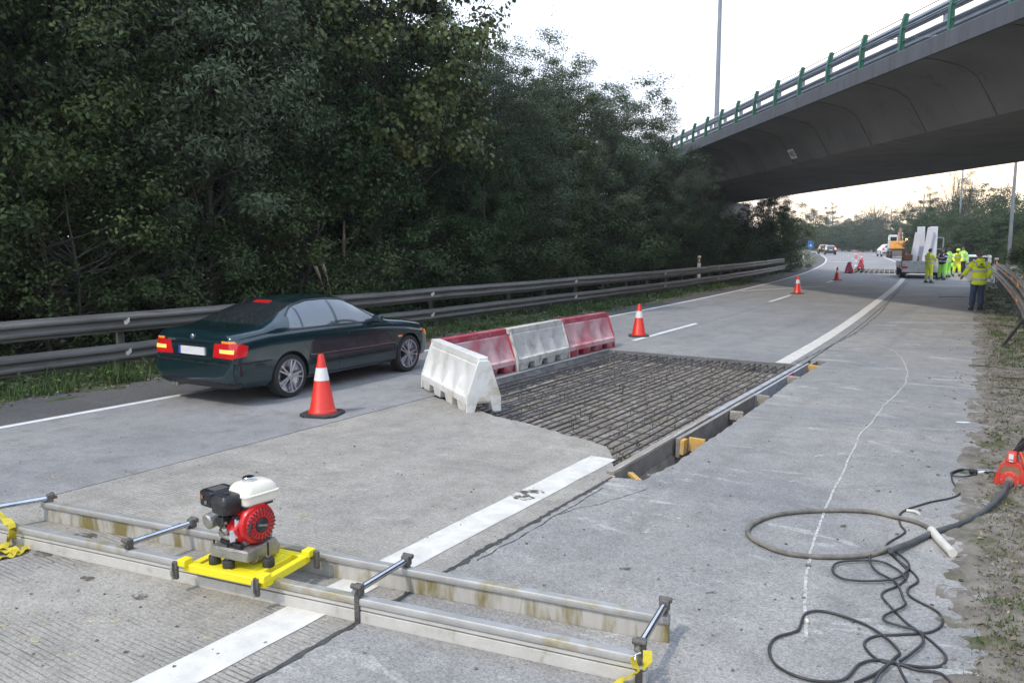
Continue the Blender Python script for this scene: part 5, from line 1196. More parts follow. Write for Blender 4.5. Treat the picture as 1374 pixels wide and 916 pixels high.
def make_car(spec,name,label,paint,loc,rz,detail=True,lights=True,group=None,glassside=None,sc=1):
    root=empty(name,label,'car',loc,rz,group=group); root.scale=(sc,sc,sc)
    body=car_shell(spec,paint); 
    # wheel arches
    cut=MB()
    for y in (spec['rear'],spec['front']): cut.tube([(-1.4,y,.325),(-.60,y,.325)],.355,40); cut.tube([(.60,y,.325),(1.4,y,.325)],.355,40)
    apply_mods(body)
    bm=bmesh.new(); bm.from_mesh(body.data); bmesh.ops.recalc_face_normals(bm,faces=bm.faces); bvh=BVHTree.FromBMesh(bm); bm.to_mesh(body.data); bm.free()
    co=cut.build('cutter',paint); md=body.modifiers.new('arch','BOOLEAN'); md.operation='DIFFERENCE'; md.object=co; md.solver='EXACT'
    me=apply_mods(body); bpy.data.objects.remove(co)
    me.polygons.foreach_set('use_smooth',[True]*len(me.polygons)); me.set_sharp_from_angle(angle=R(42)); body.parent=root
    def part(mb,n,m,par=None,smooth=60): return mb.build(n,m,par or root,smooth=smooth)
    if spec is SEDAN:
        for vw in 'rl':
            sgl=m_sideglass
            part(proj_patch(bvh,[(2.03,1.335),(2.30,1.315),(2.55,1.215),(2.86,.985)],[(2.03,.975),(2.30,.968),(2.55,.962),(2.88,.955)],vw),'front_window',sgl)
            part(proj_patch(bvh,[(1.33,1.285),(1.60,1.335),(1.97,1.343)],[(1.30,.985),(1.60,.982),(1.97,.977)],vw),'rear_window',sgl)
            part(proj_patch(bvh,[(1.10,1.16),(1.20,1.235),(1.29,1.27)],[(1.02,1.0),(1.15,.992),(1.26,.987)],vw,6,4),'quarter_window',sgl)
            # trims: thin seams and mouldings
            def seam(pts,wd,m,n,off=.003):
                tp=[(a,b+wd/2) for a,b in pts];bt=[(a,b-wd/2) for a,b in pts]
                if abs(pts[0][0]-pts[-1][0])<.12: tp=[(a-wd/2,b) for a,b in pts];bt=[(a+wd/2,b) for a,b in pts]
                part(proj_patch(bvh,tp,bt,vw,max(8,len(pts)*4),1,off),n,m)
            seam([(1.0,.972),(2.0,.962),(2.92,.940)],.022,m_cart,'window_sill_trim',.006)
            seam([(1.06,1.16),(1.30,1.295),(1.62,1.352),(2.05,1.358),(2.34,1.33),(2.60,1.21),(2.93,.97)],.018,m_cart,'window_frame_trim',.005)
            seam([(1.36,.56),(2.2,.545),(3.32,.535)],.035,m_cart,'side_moulding',.012)
            seam([(1.36,.582),(2.2,.567),(3.32,.557)],.006,m_rim,'moulding_highlight',.014)
            seam([(.35,.30),(.62,.30)],.03,m_cart,'bumper_seam',.003)
            for pts in ([(3.28,.93),(3.30,.6),(3.30,.27)],[(2.0,.95),(1.99,.6),(1.98,.27)],[(1.22,.96),(1.23,.80),(1.36,.60),(1.36,.27)]): seam(pts,.009,m_black,'door_gap',.0015)
            seam([(1.36,.27),(3.3,.26)],.01,m_black,'door_gap',.0015)
            for y in (1.52,2.30): part(proj_patch(bvh,[(y-.10,.835),(y+.08,.832)],[(y-.10,.805),(y+.08,.802)],vw,6,2,.028),'door_handle',paint)
            part(proj_patch(bvh,[(3.40,.66),(3.50,.658)],[(3.40,.637),(3.50,.635)],vw,4,2,.008),'side_repeater',m_amb)
            part(proj_patch(bvh,[(.28,.32),(.55,.30)],[(.28,.31),(.55,.29)],vw,4,1,.004),'bumper_seam',m_black)
            sgn_=1 if vw=='r' else -1
            mr=MB(); mr.loft([[(sgn_*(.83+dx),2.80+dy,z) for dx,dy,z in q_] for q_ in ([(0,-.03,.97),(0,.05,.97),(0,.05,1.02),(0,-.03,1.02)],[(.05,-.05,.94),(.05,.07,.94),(.05,.08,1.06),(.05,-.04,1.06)],[(.19,-.04,.95),(.19,.05,.95),(.19,.06,1.06),(.19,-.03,1.06)])]); mr.build('mirror',paint,root,bevel=.02,seg=3)
            part(proj_patch(bvh,[(.0,.60),(.60,.598)],[(.03,.28),(.60,.25)],vw,14,6,.022),'bumper_side',paint)
            part(proj_patch(bvh,[(.02,.602),(.62,.60)],[(.02,.588),(.62,.586)],vw,14,1,.028),'bumper_line',m_cart)
            # wrap-round tail lamp
            part(proj_patch(bvh,[(-.005,.865),(.12,.862),(.24,.83)],[(-.005,.675),(.10,.68),(.20,.70)],vw,8,5,.007),'tail_lamp_side',m_tail)
            part(proj_patch(bvh,[(4.20,.70),(4.40,.66)],[(4.22,.60),(4.42,.55)],vw,6,3,.008),'front_indicator',m_amb)
        part(proj_patch(bvh,[(-.50,1.33),(.50,1.33)],[(-.66,1.075),(.66,1.075)],'b',12,8,.004),'rear_windscreen',m_glass)
        part(proj_patch(bvh,[(-.50,1.34),(.50,1.34)],[(-.70,1.03),(.70,1.03)],'f',12,8,.004),'windscreen',m_glass)
        part(proj_patch(bvh,[(-.16,1.347),(.16,1.347)],[(-.16,1.322),(.16,1.322)],'b',6,2,.012),'high_brake_light',m_tail)
        for s_ in(-1,1):
            part(proj_patch(bvh,[(s_*.46,.865),(s_*.80,.87)],[(s_*.42,.675),(s_*.80,.665)],'b',8,5,.008),'tail_lamp',m_tail)
            part(proj_patch(bvh,[(s_*.56,.79),(s_*.80,.79)],[(s_*.56,.74),(s_*.80,.735)],'b',6,3,.012),'lamp_glow',m_tailh)
            part(proj_patch(bvh,[(s_*.60,.905),(s_*.78,.90)],[(s_*.60,.872),(s_*.80,.872)],'b',6,3,.009),'amber_lamp',m_amb)
            part(proj_patch(bvh,[(s_*.35,.69),(s_*.74,.66)],[(s_*.35,.57),(s_*.74,.55)],'f',6,3,.008),'headlight',m_glass)
        part(proj_patch(bvh,[(-.27,.80),(.27,.80)],[(-.27,.69),(.27,.69)],'b',8,3,.022),'number_plate',m_platew)
        part(proj_patch(bvh,[(-.27,.80),(-.225,.80)],[(-.27,.69),(-.225,.69)],'b',2,2,.025),'plate_band',m_blue)
        part(proj_patch(bvh,[(-.30,.83),(.30,.83)],[(-.30,.812),(.30,.812)],'b',8,1,.03),'boot_handle_strip',m_cart)
        part(proj_patch(bvh,[(-.80,.60),(.80,.60)],[(-.78,.30),(.78,.30)],'b',24,6,.035),'rear_bumper',paint)
        part(proj_patch(bvh,[(-.80,.34),(.80,.34)],[(-.76,.285),(.76,.285)],'b',20,2,.04),'bumper_lip',m_cart)
        part(proj_patch(bvh,[(-.82,.60),(.82,.60)],[(-.86,.585),(.86,.585)],'b',16,1,.04),'bumper_line',m_cart)
        part(proj_patch(bvh,[(-.80,.655),(.80,.655)],[(-.80,.647),(.80,.647)],'b',16,1,.003),'boot_gap',m_black)
        part(MB().lathe([(.036,0),(.036,.012),(.030,.016),(0,.016)],20,Matrix.Translation((0,.012,.935))@Matrix(((1,0,0,0),(0,0,-1,0),(0,1,0,0),(0,0,0,1)))),'badge_ring',m_rim)
        for k,(a,b) in enumerate(((0,90),(180,270))):
            mb=MB(); pts=[(0,0)]+[(.022*math.cos(R(a+(b-a)*i/6)),.022*math.sin(R(a+(b-a)*i/6))) for i in range(7)]; mb.prism(pts,.0165,.018,Matrix.Translation((0,.012,.935))@Matrix(((1,0,0,0),(0,0,-1,0),(0,1,0,0),(0,0,0,1)))); mb.build('badge_segment',m_blue,root)
        part(proj_patch(bvh,[(-.52,.885),(-.36,.887)],[(-.52,.862),(-.36,.862)],'b',4,1,.006),'model_script',m_rim)
        MB().tube([(-.45,.0,.24),(-.45,.2,.24)],.028,12).tube([(-.38,.0,.24),(-.38,.2,.24)],.028,12).build('exhaust',m_steel,root,smooth=40)
        MB().box((0,2.3,.33),(1.2,3.9,.2)).box((0,.98,.45),(1.15,.8,.3)).box((0,3.7,.45),(1.15,.8,.3)).build('underbody',m_black,root)
    else:
        for vw in 'rl':
            part(proj_patch(bvh,[(.55,1.36),(1.2,1.42),(1.95,1.40),(2.62,1.05)],[(.40,1.02),(1.2,1.01),(1.95,1.0),(2.72,.98)],vw,12,4),'side_window',m_sideglass)
        part(proj_patch(bvh,[(-.5,1.40),(.5,1.40)],[(-.66,1.06),(.66,1.06)],'b',8,5),'rear_windscreen',m_glass)
        part(proj_patch(bvh,[(-.5,1.42),(.5,1.42)],[(-.66,1.05),(.66,1.05)],'f',8,5),'windscreen',m_glass)
        for s_ in(-1,1): part(proj_patch(bvh,[(s_*.55,1.08),(s_*.82,1.06)],[(s_*.58,.80),(s_*.82,.80)],'b',4,4,.01),'tail_lamp',m_tailh if lights else m_redp)
        part(proj_patch(bvh,[(-.26,.80),(.26,.80)],[(-.26,.70),(.26,.70)],'b',4,2,.02),'number_plate',m_platew)
        part(proj_patch(bvh,[(-.8,.56),(.8,.56)],[(-.75,.38),(.75,.38)],'b',8,2,.02),'bumper_insert',m_cart)
        MB().box((0,2.1,.33),(1.2,3.4,.2)).build('underbody',m_black,root)
    for y in (spec['rear'],spec['front']):
        for s_ in(-1,1): wheel(root,s_*(spec['W']-.115),y,s_,detail=detail)
    return root
make_car(SEDAN,'sedan_car','dark green saloon car with lit tail lamps passing beside the guardrail',m_car,tuple(at(391,533.5)+Vector((-.8,-.985*.955,0))),-math.atan2(at(553,497.5).x-at(391,533.5).x,at(553,497.5).y-at(391,533.5).y),sc=.955)
def far_xy(u,v): p=at(u,v); return p
m_cw=M('silver_car_paint',(.62,.64,.68),None,3,.25,metal=.2,coat=1); m_cb=M('dark_blue_car_paint',(.03,.05,.10),None,3,.25,metal=.3,coat=1); m_ck=M('black_car_paint',(.03,.03,.035),None,3,.25,coat=1); m_cr=M('white_car_paint',(.7,.7,.7),None,3,.25,coat=1)
make_car(HATCH,'hatchback_car','dark blue hatchback with red tail lights driving away round the bend',m_cb,tuple(at(1114.5,341.8)),.25,False,group='cars driving away round the bend',sc=1.08)
make_car(HATCH,'estate_car','dark car with a pale roof driving just ahead of the blue hatchback',m_ck,tuple(at(1105.5,340)),.27,False,group='cars driving away round the bend',sc=1.12)
make_car(HATCH,'small_car','white and red car farthest away near the round blue sign',m_cr,tuple(at(1086,334.3)),.6,False,group='cars driving away round the bend',sc=1.3)
p=at(1193,344.5); make_car(HATCH,'silver_car','silver-white car stopped on the shoulder behind the excavator',m_cw,tuple(p),.30,False,False,sc=1.22)
# ================================================================== TRUCK, EXCAVATOR
def cambox(u0,u1,v0,v1,d,dep):
    """world box whose near face covers a picture rectangle at distance d"""
    x,y=cam_xy((u0+u1)/2,d+dep/2); w_=(u1-u0)/FPX*d; z0=HC+(325-v1)/FPX*d; z1=HC+(325-v0)/FPX*d
    return (x,y,(z0+z1)/2),(w_,dep,z1-z0)
TH=.16   # truck heading (left of +y)
tx=at(1236,374); trk=empty('flatbed_truck','low grey-white flatbed truck trailer standing on the road edge, seen from behind','truck',tuple(tx),TH)
def K(mb,n,m,**k): return mb.build(n,m,trk,**k)
K(MB().box((.05,.04,.70),(2.2,.07,.66)),'tailboard',m_bedt,bevel=.015)
K(MB().box((.05,3.2,.62),(2.35,6.3,.12)),'bed_floor',m_bedt,bevel=.01)
for s_ in(-1,1): K(MB().box((.05+s_*1.17,3.2,.82),(.05,6.2,.32)),'side_board',m_bedt,bevel=.01)
K(MB().box((.0,.25,.36),(1.6,.12,.10)),'under_bar',m_blkm,bevel=.01); K(MB().box((0.05,3,.5),(.8,5.8,.16)),'chassis',m_black)
for s_ in(-1,1):
    for y in (.95,1.95,5.6):
        o=empty('wheel',parent=trk,loc=(.05+s_*1.0,y,.46)); HXs=Matrix(((0,0,s_,0),(1,0,0,0),(0,1,0,0),(0,0,0,1)))
        MB().lathe([(.25,-.15),(.44,-.15),(.46,-.11),(.46,.11),(.44,.15),(.27,.15)],24,HXs,cap=False).build('tyre',m_tyre,o,smooth=40); MB().lathe([(.27,.13),(.2,.06),(0,.09)],16,HXs,cap=False).build('rim',m_bedt,o,smooth=40)
for s_ in(-1,1): K(MB().box((.05+s_*1.0,.42,.50),(.42,.03,.5)),'mudflap',m_rubber); K(MB().box((.05+s_*.95,-.01,.66),(.3,.03,.12)),'rear_lamp',m_redp,bevel=.01)
K(MB().box((-.95,.35,1.25),(.10,.12,.9)).box((-.95,2.0,1.25),(.1,.12,.9)),'stake',m_rust); K(MB().box((-.75,.6,1.22),(.5,.8,.36)).box((-.5,1.6,1.15),(.8,.9,.3)),'loaded_box',m_rust,bevel=.02)
K(MB().box((1.35,3.8,1.55),(.07,.08,1.7)).box((.75,3.8,1.55),(.07,.08,1.7)).box((1.05,3.8,2.4),(.66,.08,.07)).box((1.05,3.8,1.7),(.66,.08,.06)),'headboard_frame',m_galvb,bevel=.005)
for (x,y,w_,h,ly,lx,lb) in ((-.42,1.15,.36,1.75,.10,.12,'leftmost white upright foam panel leaning on the truck bed'),(.02,1.9,.42,2.1,.05,-.03,'tall grey-shaded panel between the two leaning white ones'),(.20,1.25,.34,2.05,.10,.12,'middle white panel leaning on the truck bed'),(.62,1.6,.42,2.1,.07,.0,'rightmost tall white panel standing on the truck bed')):
    o=MB().box((0,0,h/2),(w_,.16,h)).build('foam_panel',m_panel,bevel=.01); T=Matrix.Translation(tx)@RZ(TH)@TR(x,y,.95); o.matrix_world=T@Euler((-.02,lx,0)).to_matrix().to_4x4(); tag(o,lb,'panel',group='white panels on the truck')
# excavator
ex=at(1207,346.5); exc=empty('wheeled_excavator','orange and grey wheeled excavator with a lit amber beacon beside the silver car','excavator',tuple(ex),.25)
def X(mb,n,m,**k): return mb.build(n,m,exc,**k)
sc_=1.0
for s_ in(-1,1):
    for y in (.4,2.9):
        o=empty('wheel',parent=exc,loc=(s_*1.05,y,.5)); HXs=Matrix(((0,0,s_,0),(1,0,0,0),(0,1,0,0),(0,0,0,1)))
        MB().lathe([(.26,-.2),(.46,-.2),(.5,-.12),(.5,.12),(.46,.2),(.26,.2)],20,HXs,cap=False).build('tyre',m_tyre,o,smooth=40); MB().lathe([(.27,.16),(.2,.1),(0,.1)],14,HXs,cap=False).build('rim',m_orange,o)
X(MB().box((0,1.65,.65),(1.3,3.3,.5)),'chassis',m_rust,bevel=.05); X(MB().box((0,-.15,.62),(1.9,.12,.7)),'rear_blade',m_galv,bevel=.02)
X(MB().prism([(-1.25,-.1),(1.25,-.1),(1.25,2.6),(-1.25,2.6)],1.05,1.25),'turntable_deck',m_black,bevel=.02)
X(MB().box((-.35,.35,1.75),(1.7,1.1,1.05)),'counterweight',m_orange,bevel=.12,seg=3); X(MB().box((.9,.8,1.55),(.6,1.9,.7)),'engine_cover',m_rust,bevel=.05)
X(MB().box((-.72,1.8,2.15),(1.0,1.5,1.75)),'cab',m_cab,bevel=.07); X(MB().box((-.72,1.03,2.45),(.78,.03,.75)),'cab_rear_window',m_glass,bevel=.01); X(MB().box((-.205,1.8,2.4),(.03,1.1,.8)),'cab_side_window',m_glass,bevel=.01); X(MB().box((-1.235,1.8,2.4),(.03,1.1,.8)),'cab_side_window',m_glass,bevel=.01)
X(MB().box((.3,.5,1.2),(2.4,.06,.12)),'bumper_strip',m_yel)
X(MB().bar((.25,1.9,1.6),(.28,2.9,3.9),.3,.38).bar((.28,2.9,3.9),(.30,4.6,3.0),.28,.3),'boom',m_rust,bevel=.03); X(MB().tube([(.5,1.6,1.6),(.5,2.3,3.4)],.07,8).tube([(.05,1.6,1.6),(.05,2.3,3.4)],.07,8),'hydraulic_ram',m_steel,smooth=40)
X(MB().bar((.30,4.5,3.1),(.30,5.0,1.2),.22,.25),'stick',m_rust,bevel=.02); X(MB().prism([(-.4,4.6),(.9,4.6),(.9,5.3),(-.4,5.3)],.3,1.1),'bucket',m_rust,bevel=.05)
X(MB().lathe([(.18,2.3),(.18,2.5),(.14,2.6),(0,2.63)],14,TR(.8,.4,0)),'beacon',m_beacon,smooth=40); X(MB().box((.8,.4,2.1),(.06,.06,.45)),'beacon_stalk',m_blkm); X(MB().box((-.72,1.8,3.08),(.9,1.2,.08)),'cab_roof',m_cab,bevel=.03)
X(MB().tube([(.9,1.3,1.9),(.9,1.3,2.7)],.06,8),'exhaust_stack',m_blkm)
# ================================================================== SIGNS, SMALL THINGS
def post_sign(x,y,h,shape,size,mat,label,name='road_sign',face=None):
    o=empty(name,label,'sign',(x,y,0),YAW*.9)
    MB().tube([(0,0,0),(0,0,h)],.035,8).build('post',m_pole,o)
    Y=Matrix(((1,0,0,0),(0,0,-1,-.05),(0,1,0,h-size*.5),(0,0,0,1)))
    if shape=='disc': MB().lathe([(size,0),(size,.02)],24,Y).build('disc',mat,o)
    elif shape=='diamond': MB().prism([(0,-size),(size,0),(0,size),(-size,0)],0,.02,Y).build('board',mat,o)
    else: MB().prism([(-size*.8,-size),(size*.8,-size),(size*.8,size),(-size*.8,size)],0,.02,Y).build('board',mat,o)
    if face: MB().prism(face,.0205,.026,Y).build('symbol',m_signw,o)
    return o
arrow=[(-.10,.5),(.10,.5),(.10,-.1),(.35,-.1),(0,-.6),(-.35,-.1),(-.10,-.1)]
x,y=cam_xy(1086,215); post_sign(x,y,2.12+(325-313)/FPX*215,'disc',.72,m_signb,'round blue sign with a pale mark above the far guardrail',face=[(a*.8,b*.8) for a,b in arrow])
x,y=cam_xy(1085,150); post_sign(x,y,2.12+(325-327)/FPX*150+.2,'square',.62,m_signb,'square blue marker with a white arrow low on the inside of the bend',face=[(a*.8,b*.6) for a,b in arrow])
x,y=cam_xy(1127,205); post_sign(x,y,2.12+(325-326)/FPX*205+.2,'diamond',.62,m_signo,'orange-yellow warning board on the outside of the far bend')
def delineator(x,y,label,h=1.05,s_=1):
    o=empty('marker_post',label,'marker post',(x,y,0),YAW); MB().loft([[(-.06*s_,-.02,z),(.06*s_,-.02,z),(.06*s_,.03,z),(-.06*s_,.03,z)] for z in (0,h)]).build('post',m_signw,o,bevel=.01)
    MB().box((0,-.024,h-.22),(.122*s_,.006,.24)).build('black_band',m_black,o); MB().box((0,-.029,h-.22),(.05*s_,.006,.16)).build('reflector',m_amb,o); return o
x,y=cam_xy(1334,40); delineator(x,y,'white marker post with amber reflector beside the start of the right guardrail',1.35,1.6)
x,y=cam_xy(937,37.5); delineator(x,y,'pale marker post standing behind the middle of the left guardrail',1.5,1.3)
x,y=cam_xy(1076,72); delineator(x,y,'small pale marker post behind the left guardrail where it bends',1.3,1.3)
o=MB().loft([[( .42*math.cos(t)*k,.3*math.sin(t)*k,z) for t in np.linspace(0,2*PI,17)[:-1]] for z,k in ((0,.8),(.45,1.0),(.45,.93),(.08,.75))]).build('tub',m_bluebox,smooth=40); o.location=at(1272,368.5); tag(o,'dark blue tub standing on the shoulder by the workers','tub')
gb=MB(); q=random.Random(3)
gb.loft([[((.4+.06*q.uniform(-1,1))*math.cos(t)*k,(.35+.06*q.uniform(-1,1))*math.sin(t)*k,z+q.uniform(-.03,.03)) for t in np.linspace(0,2*PI,15)[:-1]] for z,k in ((0,.7),(.15,1.05),(.3,.95),(.42,.55),(.5,.2))])
o=gb.build('green_bag',m_hig,smooth=70); o.location=at(1281,366.5)+Vector((.1,.2,.35)); tag(o,'crumpled light green bag on the pile by the bending worker','bag')
o=MB().box((0,0,.2),(1.0,.7,.5)).build('dark_crate',m_black,bevel=.04); o.location=at(1287,366)+Vector((0,.5,0)); tag(o,'black box on the ground in front of the bending worker','crate')
# white van part on right: bonnet-like shapes behind the workers
p=at(1305,363); o=empty('parked_van_roof','dark low machine half hidden behind the walking worker','machine',(p.x,p.y+6,0),.1); o.name='compressor'
MB().box((0,0,.75),(1.9,2.6,.7)).build('housing',m_cab,o,bevel=.12); MB().box((0,-1.32,.75),(1.3,.03,.4)).build('grille',m_black,o)
for s_ in(-1,1): MB().tube([(s_*.95-.1,0,.33),(s_*.95+.1,0,.33)],.33,18).build('wheel',m_tyre,o,bevel=.03)
# ================================================================== PEOPLE
def ring_e(c,rx,ry,n=16,ax=None,twist=0):
    return [(c[0]+rx*math.cos(2*PI*k/n),c[1]+ry*math.sin(2*PI*k/n),c[2]) for k in range(n)]
def person(loc,face,label,h,J,top,bottom,bands=True,hat=None,hair=m_hair,jacket_len=.80,boots=m_boot,cuffs=False,group='road workers'):
    """J: joints in a 1.80 m figure, x = its right, y = forward"""
    s_=h/1.8; root=empty('person',label,'person',loc,face,group=group); root.scale=(s_,)*3
    vs=[];es=[];rd=[]
    def V_(p,r,par=None):
        vs.append(tuple(p)); rd.append(r); i=len(vs)-1
        if par is not None: es.append((par,i))
        return i
    pel=V_(J['pelvis'],(.145,.10)); sp=V_(J['belly'],(.135,.095),pel); ch=V_(J['chest'],(.165,.105),sp); nk0=V_(J['neck'],(.062,.062),ch)
    hd=Vector(J['head']); nk=Vector(J['neck']); up=(hd-nk).normalized()
    a=V_(nk+up*.07,(.058,.06),nk0); b=V_(nk+up*.13+Vector((0,.012,0)),(.066,.082),a); c=V_(nk+up*.20,(.078,.098),b); d=V_(nk+up*.275,(.062,.08),c)
    for sd in ('R','L'):
        x=1 if sd=='R' else -1
        sh=V_(J['sh'+sd],(.062,.062),ch); el=V_(J['el'+sd],(.043,.043),sh); wr=V_(J['wr'+sd],(.029,.027),el)
        w_=Vector(J['wr'+sd]); f=(w_-Vector(J['el'+sd])).normalized(); pm=w_+f*.075; k=V_(pm,(.037,.020),wr)
        side=f.cross(Vector((0,0,1))); side=side.normalized() if side.length>.1 else Vector((0,1,0))
        for j,L in enumerate((.062,.075,.080,.070)):
            o_=side*((j-1.5)*.020)
            a1=V_(pm+f*.022+o_,(.0095,.0095),k); a2=V_(pm+f*(.022+L*.55)+o_*1.05+Vector((0,0,-.010)),(.0085,.0085),a1); V_(pm+f*(.020+L)+o_*1.05+Vector((0,0,-.028)),(.007,.007),a2)
        t1=V_(w_+f*.03-side*.032,(.012,.012),wr); V_(w_+f*.075-side*.052+Vector((0,0,-.01)),(.0095,.0095),t1)
        hp=V_(J['hip'+sd],(.088,.092),pel); kn=V_(J['kn'+sd],(.058,.06),hp); an=V_(J['an'+sd],(.038,.042),kn); fo=Vector(J['an'+sd]); fd=J.get('ft'+sd,(0,1)); V_(fo+Vector((fd[0]*.13,fd[1]*.13,-.06)),(.04,.03),an)
    me=bpy.data.meshes.new('body'); me.from_pydata(vs,es,[]); o=bpy.data.objects.new('body',me); C.objects.link(o); o.parent=root; me.materials.append(m_skin)
    sk=o.modifiers.new('skin','SKIN'); sk.use_smooth_shade=True; 
    for i,r_ in enumerate(rd): me.skin_vertices[0].data[i].radius=r_
    me.skin_vertices[0].data[0].use_root=True
    sb=o.modifiers.new('s','SUBSURF'); sb.levels=2; sb.render_levels=2
    # facial features
    fwd=Vector((0,1,0)); hc=nk+up*.185
    MB().loft([ring_e(hc+Vector((0,.078,-.03)),.012,.012,8),ring_e(hc+Vector((0,.085,-.022)),.014,.02,8),ring_e(hc+Vector((0,.078,.02)),.008,.01,8)]).build('nose',m_skin,root,smooth=70)
    for x in(-1,1):
        MB().lathe([(0,-.011),(.008,-.008),(.011,0),(.008,.008),(0,.011)],10,Matrix.Translation(hc+Vector((x*.030,.082,.018))),cap=False).build('eye',m_blk,root,smooth=80)
        MB().tube([hc+Vector((x*.078,0,-.03)),hc+Vector((x*.085,-.005,.0)),hc+Vector((x*.078,-.005,.03))],[.01,.014,.01],8).build('ear',m_skin,root,smooth=70)
    MB().box(tuple(hc+Vector((0,.083,-.06))),(.05,.01,.01)).build('mouth',m_pink,root,bevel=.003)
    # hair cap / helmet
    hb=MB(); rr_=[]
    for k in range(7):
        t=k/6*PI*.52; rr_.append([tuple(hc+Vector((0,-.010,.012))+Vector((.089*math.sin(PI/2-t+.0)*math.cos(a)*1,.108*math.cos(t)*math.sin(a)-(.012),.115*math.sin(t)-.0+(-.05*(1-k/6) if math.sin(a)<.25 else .03*(1-k/6))))) for a in np.linspace(0,2*PI,19)[:-1]])
    hb.loft(rr_); hb.build('hair',hair,root,smooth=70)
    if hat:
        hm=MB(); hm.lathe([(.150,.0),(.148,.008),(.122,.012),(.120,.05),(.100,.10),(.05,.13),(0,.136)],22,Matrix.Translation(hc+Vector((0,.005,.03)))@Matrix.Diagonal((.93,1.1,1,1))); hm.build('helmet',hat,root,smooth=45)
    # clothing: trousers
    tr=MB()
    P_=Vector(J['pelvis']); Bv=Vector(J['belly'])
    for sd in 'RL':
        hp=Vector(J['hip'+sd]);kn=Vector(J['kn'+sd]);an=Vector(J['an'+sd]); end=an+(kn-an)*.08
        tr.tube([hp+Vector((0,0,.09)),hp.lerp(kn,.25),hp.lerp(kn,.6),kn+Vector((0,.008,0)),kn.lerp(end,.4),kn.lerp(end,.8),end],[.118,.112,.096,.086,.085,.078,.082],16)
    tr.loft([ring_e(P_+Vector((0,0,-.08)),.13,.112),ring_e(P_+Vector((0,0,.02)),.185,.135),ring_e(P_.lerp(Bv,.6),.170,.125),ring_e(Bv,.155,.115)])
    tro=tr.build('trousers',bottom,root,smooth=70)
    tx_=bpy.data.textures.get('cloth') or bpy.data.textures.new('cloth','CLOUDS'); tx_.noise_scale=.09
    def wrinkle(ob,s=.018):
        sv=ob.modifiers.new('sub','SUBSURF'); sv.levels=2; sv.render_levels=2
        dm=ob.modifiers.new('wr','DISPLACE'); dm.texture=tx_; dm.strength=s; dm.mid_level=.5
    wrinkle(tro)
    def legband(sd,t):
        kn=Vector(J['kn'+sd]);an=Vector(J['an'+sd]); c=kn.lerp(an,t); e_=(an-kn).normalized(); MB().tube([c-e_*.028,c+e_*.028],.092,16).build('reflective_band',m_band,tro,smooth=40)
    if bands=='legs' or bands=='all':
        for sd in 'RL': legband(sd,.45); legband(sd,.68)
    for sd in 'RL':
        an=Vector(J['an'+sd]); fd=Vector((*J.get('ft'+sd,(0,1)),0)).normalized(); side=Vector((fd.y,-fd.x,0)); b_=MB(); rings=[]
        base=Vector((an.x,an.y,max(0,an.z-.085)))
        for t,wd,hh in ((-.09,.04,.09),(-.05,.05,.13),(.03,.05,.12),(.10,.052,.075),(.17,.048,.055),(.20,.03,.035)):
            c=base+fd*t; rings.append([tuple(c+side*a*wd+Vector((0,0,z*hh))) for a,z in ((-1,0),(1,0),(1,.6),(.6,1),(-.6,1),(-1,.6))])
        b_.loft(rings).build('boot',boots,root,bevel=.01)
    # jacket
    ja=MB(); chv=Vector(J['chest']); nkv=Vector(J['neck']); hem=P_+(P_-chv).normalized()*(jacket_len-.78)*1.0+Vector((0,0,-.02))
    ja.loft([ring_e(hem+Vector((0,0,-.07)),.215,.165,20),ring_e(hem+Vector((0,0,.04)),.21,.165,20),ring_e(Bv,.195,.15,20),ring_e(Bv.lerp(chv,.6),.215,.16,20),ring_e(chv.lerp(nkv,.35),.225,.155,20),ring_e(chv.lerp(nkv,.70),.175,.13,20),ring_e(nkv+up*.0,.088,.09,20),ring_e(nkv+up*.055,.080,.085,20)])
    for sd in 'RL':
        a,b,c=Vector(J['sh'+sd]),Vector(J['el'+sd]),Vector(J['wr'+sd]); ja.tube([a+(chv-a)*.25+Vector((0,0,.02)),a,a.lerp(b,.5),b,b.lerp(c,.5),b.lerp(c,.93)],[.085,.095,.084,.076,.068,.058],14)
    jo=ja.build('jacket',top,root,smooth=70); wrinkle(jo,.022)
    hd_=MB(); hd_.loft([ring_e(nkv+Vector((0,-.05,-.03)),.11,.07,14),ring_e(nkv+Vector((0,-.075,.02)),.125,.06,14),ring_e(nkv+Vector((0,-.07,.07)),.09,.045,14)]); hd_.build('hood',top,jo,smooth=70)
    if bands:
        for t,rx,ry in ((.05,.222,.178),(.62,.226,.176)):
            c=(hem+Vector((0,0,.10))).lerp(chv,t); MB().loft([ring_e(c+Vector((0,0,-.03)),rx,ry,24),ring_e(c+Vector((0,0,.03)),rx,ry,24)],cap=False).build('reflective_band',m_band,jo,smooth=60)
        for sd in 'RL':
            x=1 if sd=='R' else -1
            b,c=Vector(J['el'+sd]),Vector(J['wr'+sd]); a=Vector(J['sh'+sd]); e_=(b-a).normalized(); q_=a.lerp(b,.62); MB().tube([q_-e_*.028,q_+e_*.028],.092,14).build('reflective_band',m_band,jo,smooth=40)
            for yy in (-1,1):
                p0=chv.lerp(nkv,.75)+Vector((x*.13,yy*.125,.0)); p1=chv+Vector((x*.135,yy*.172,-.02)); MB().bar(p0,p1,.05,.012,up=(0,1,0)).build('shoulder_strap',m_band,jo,bevel=.003)
    return root
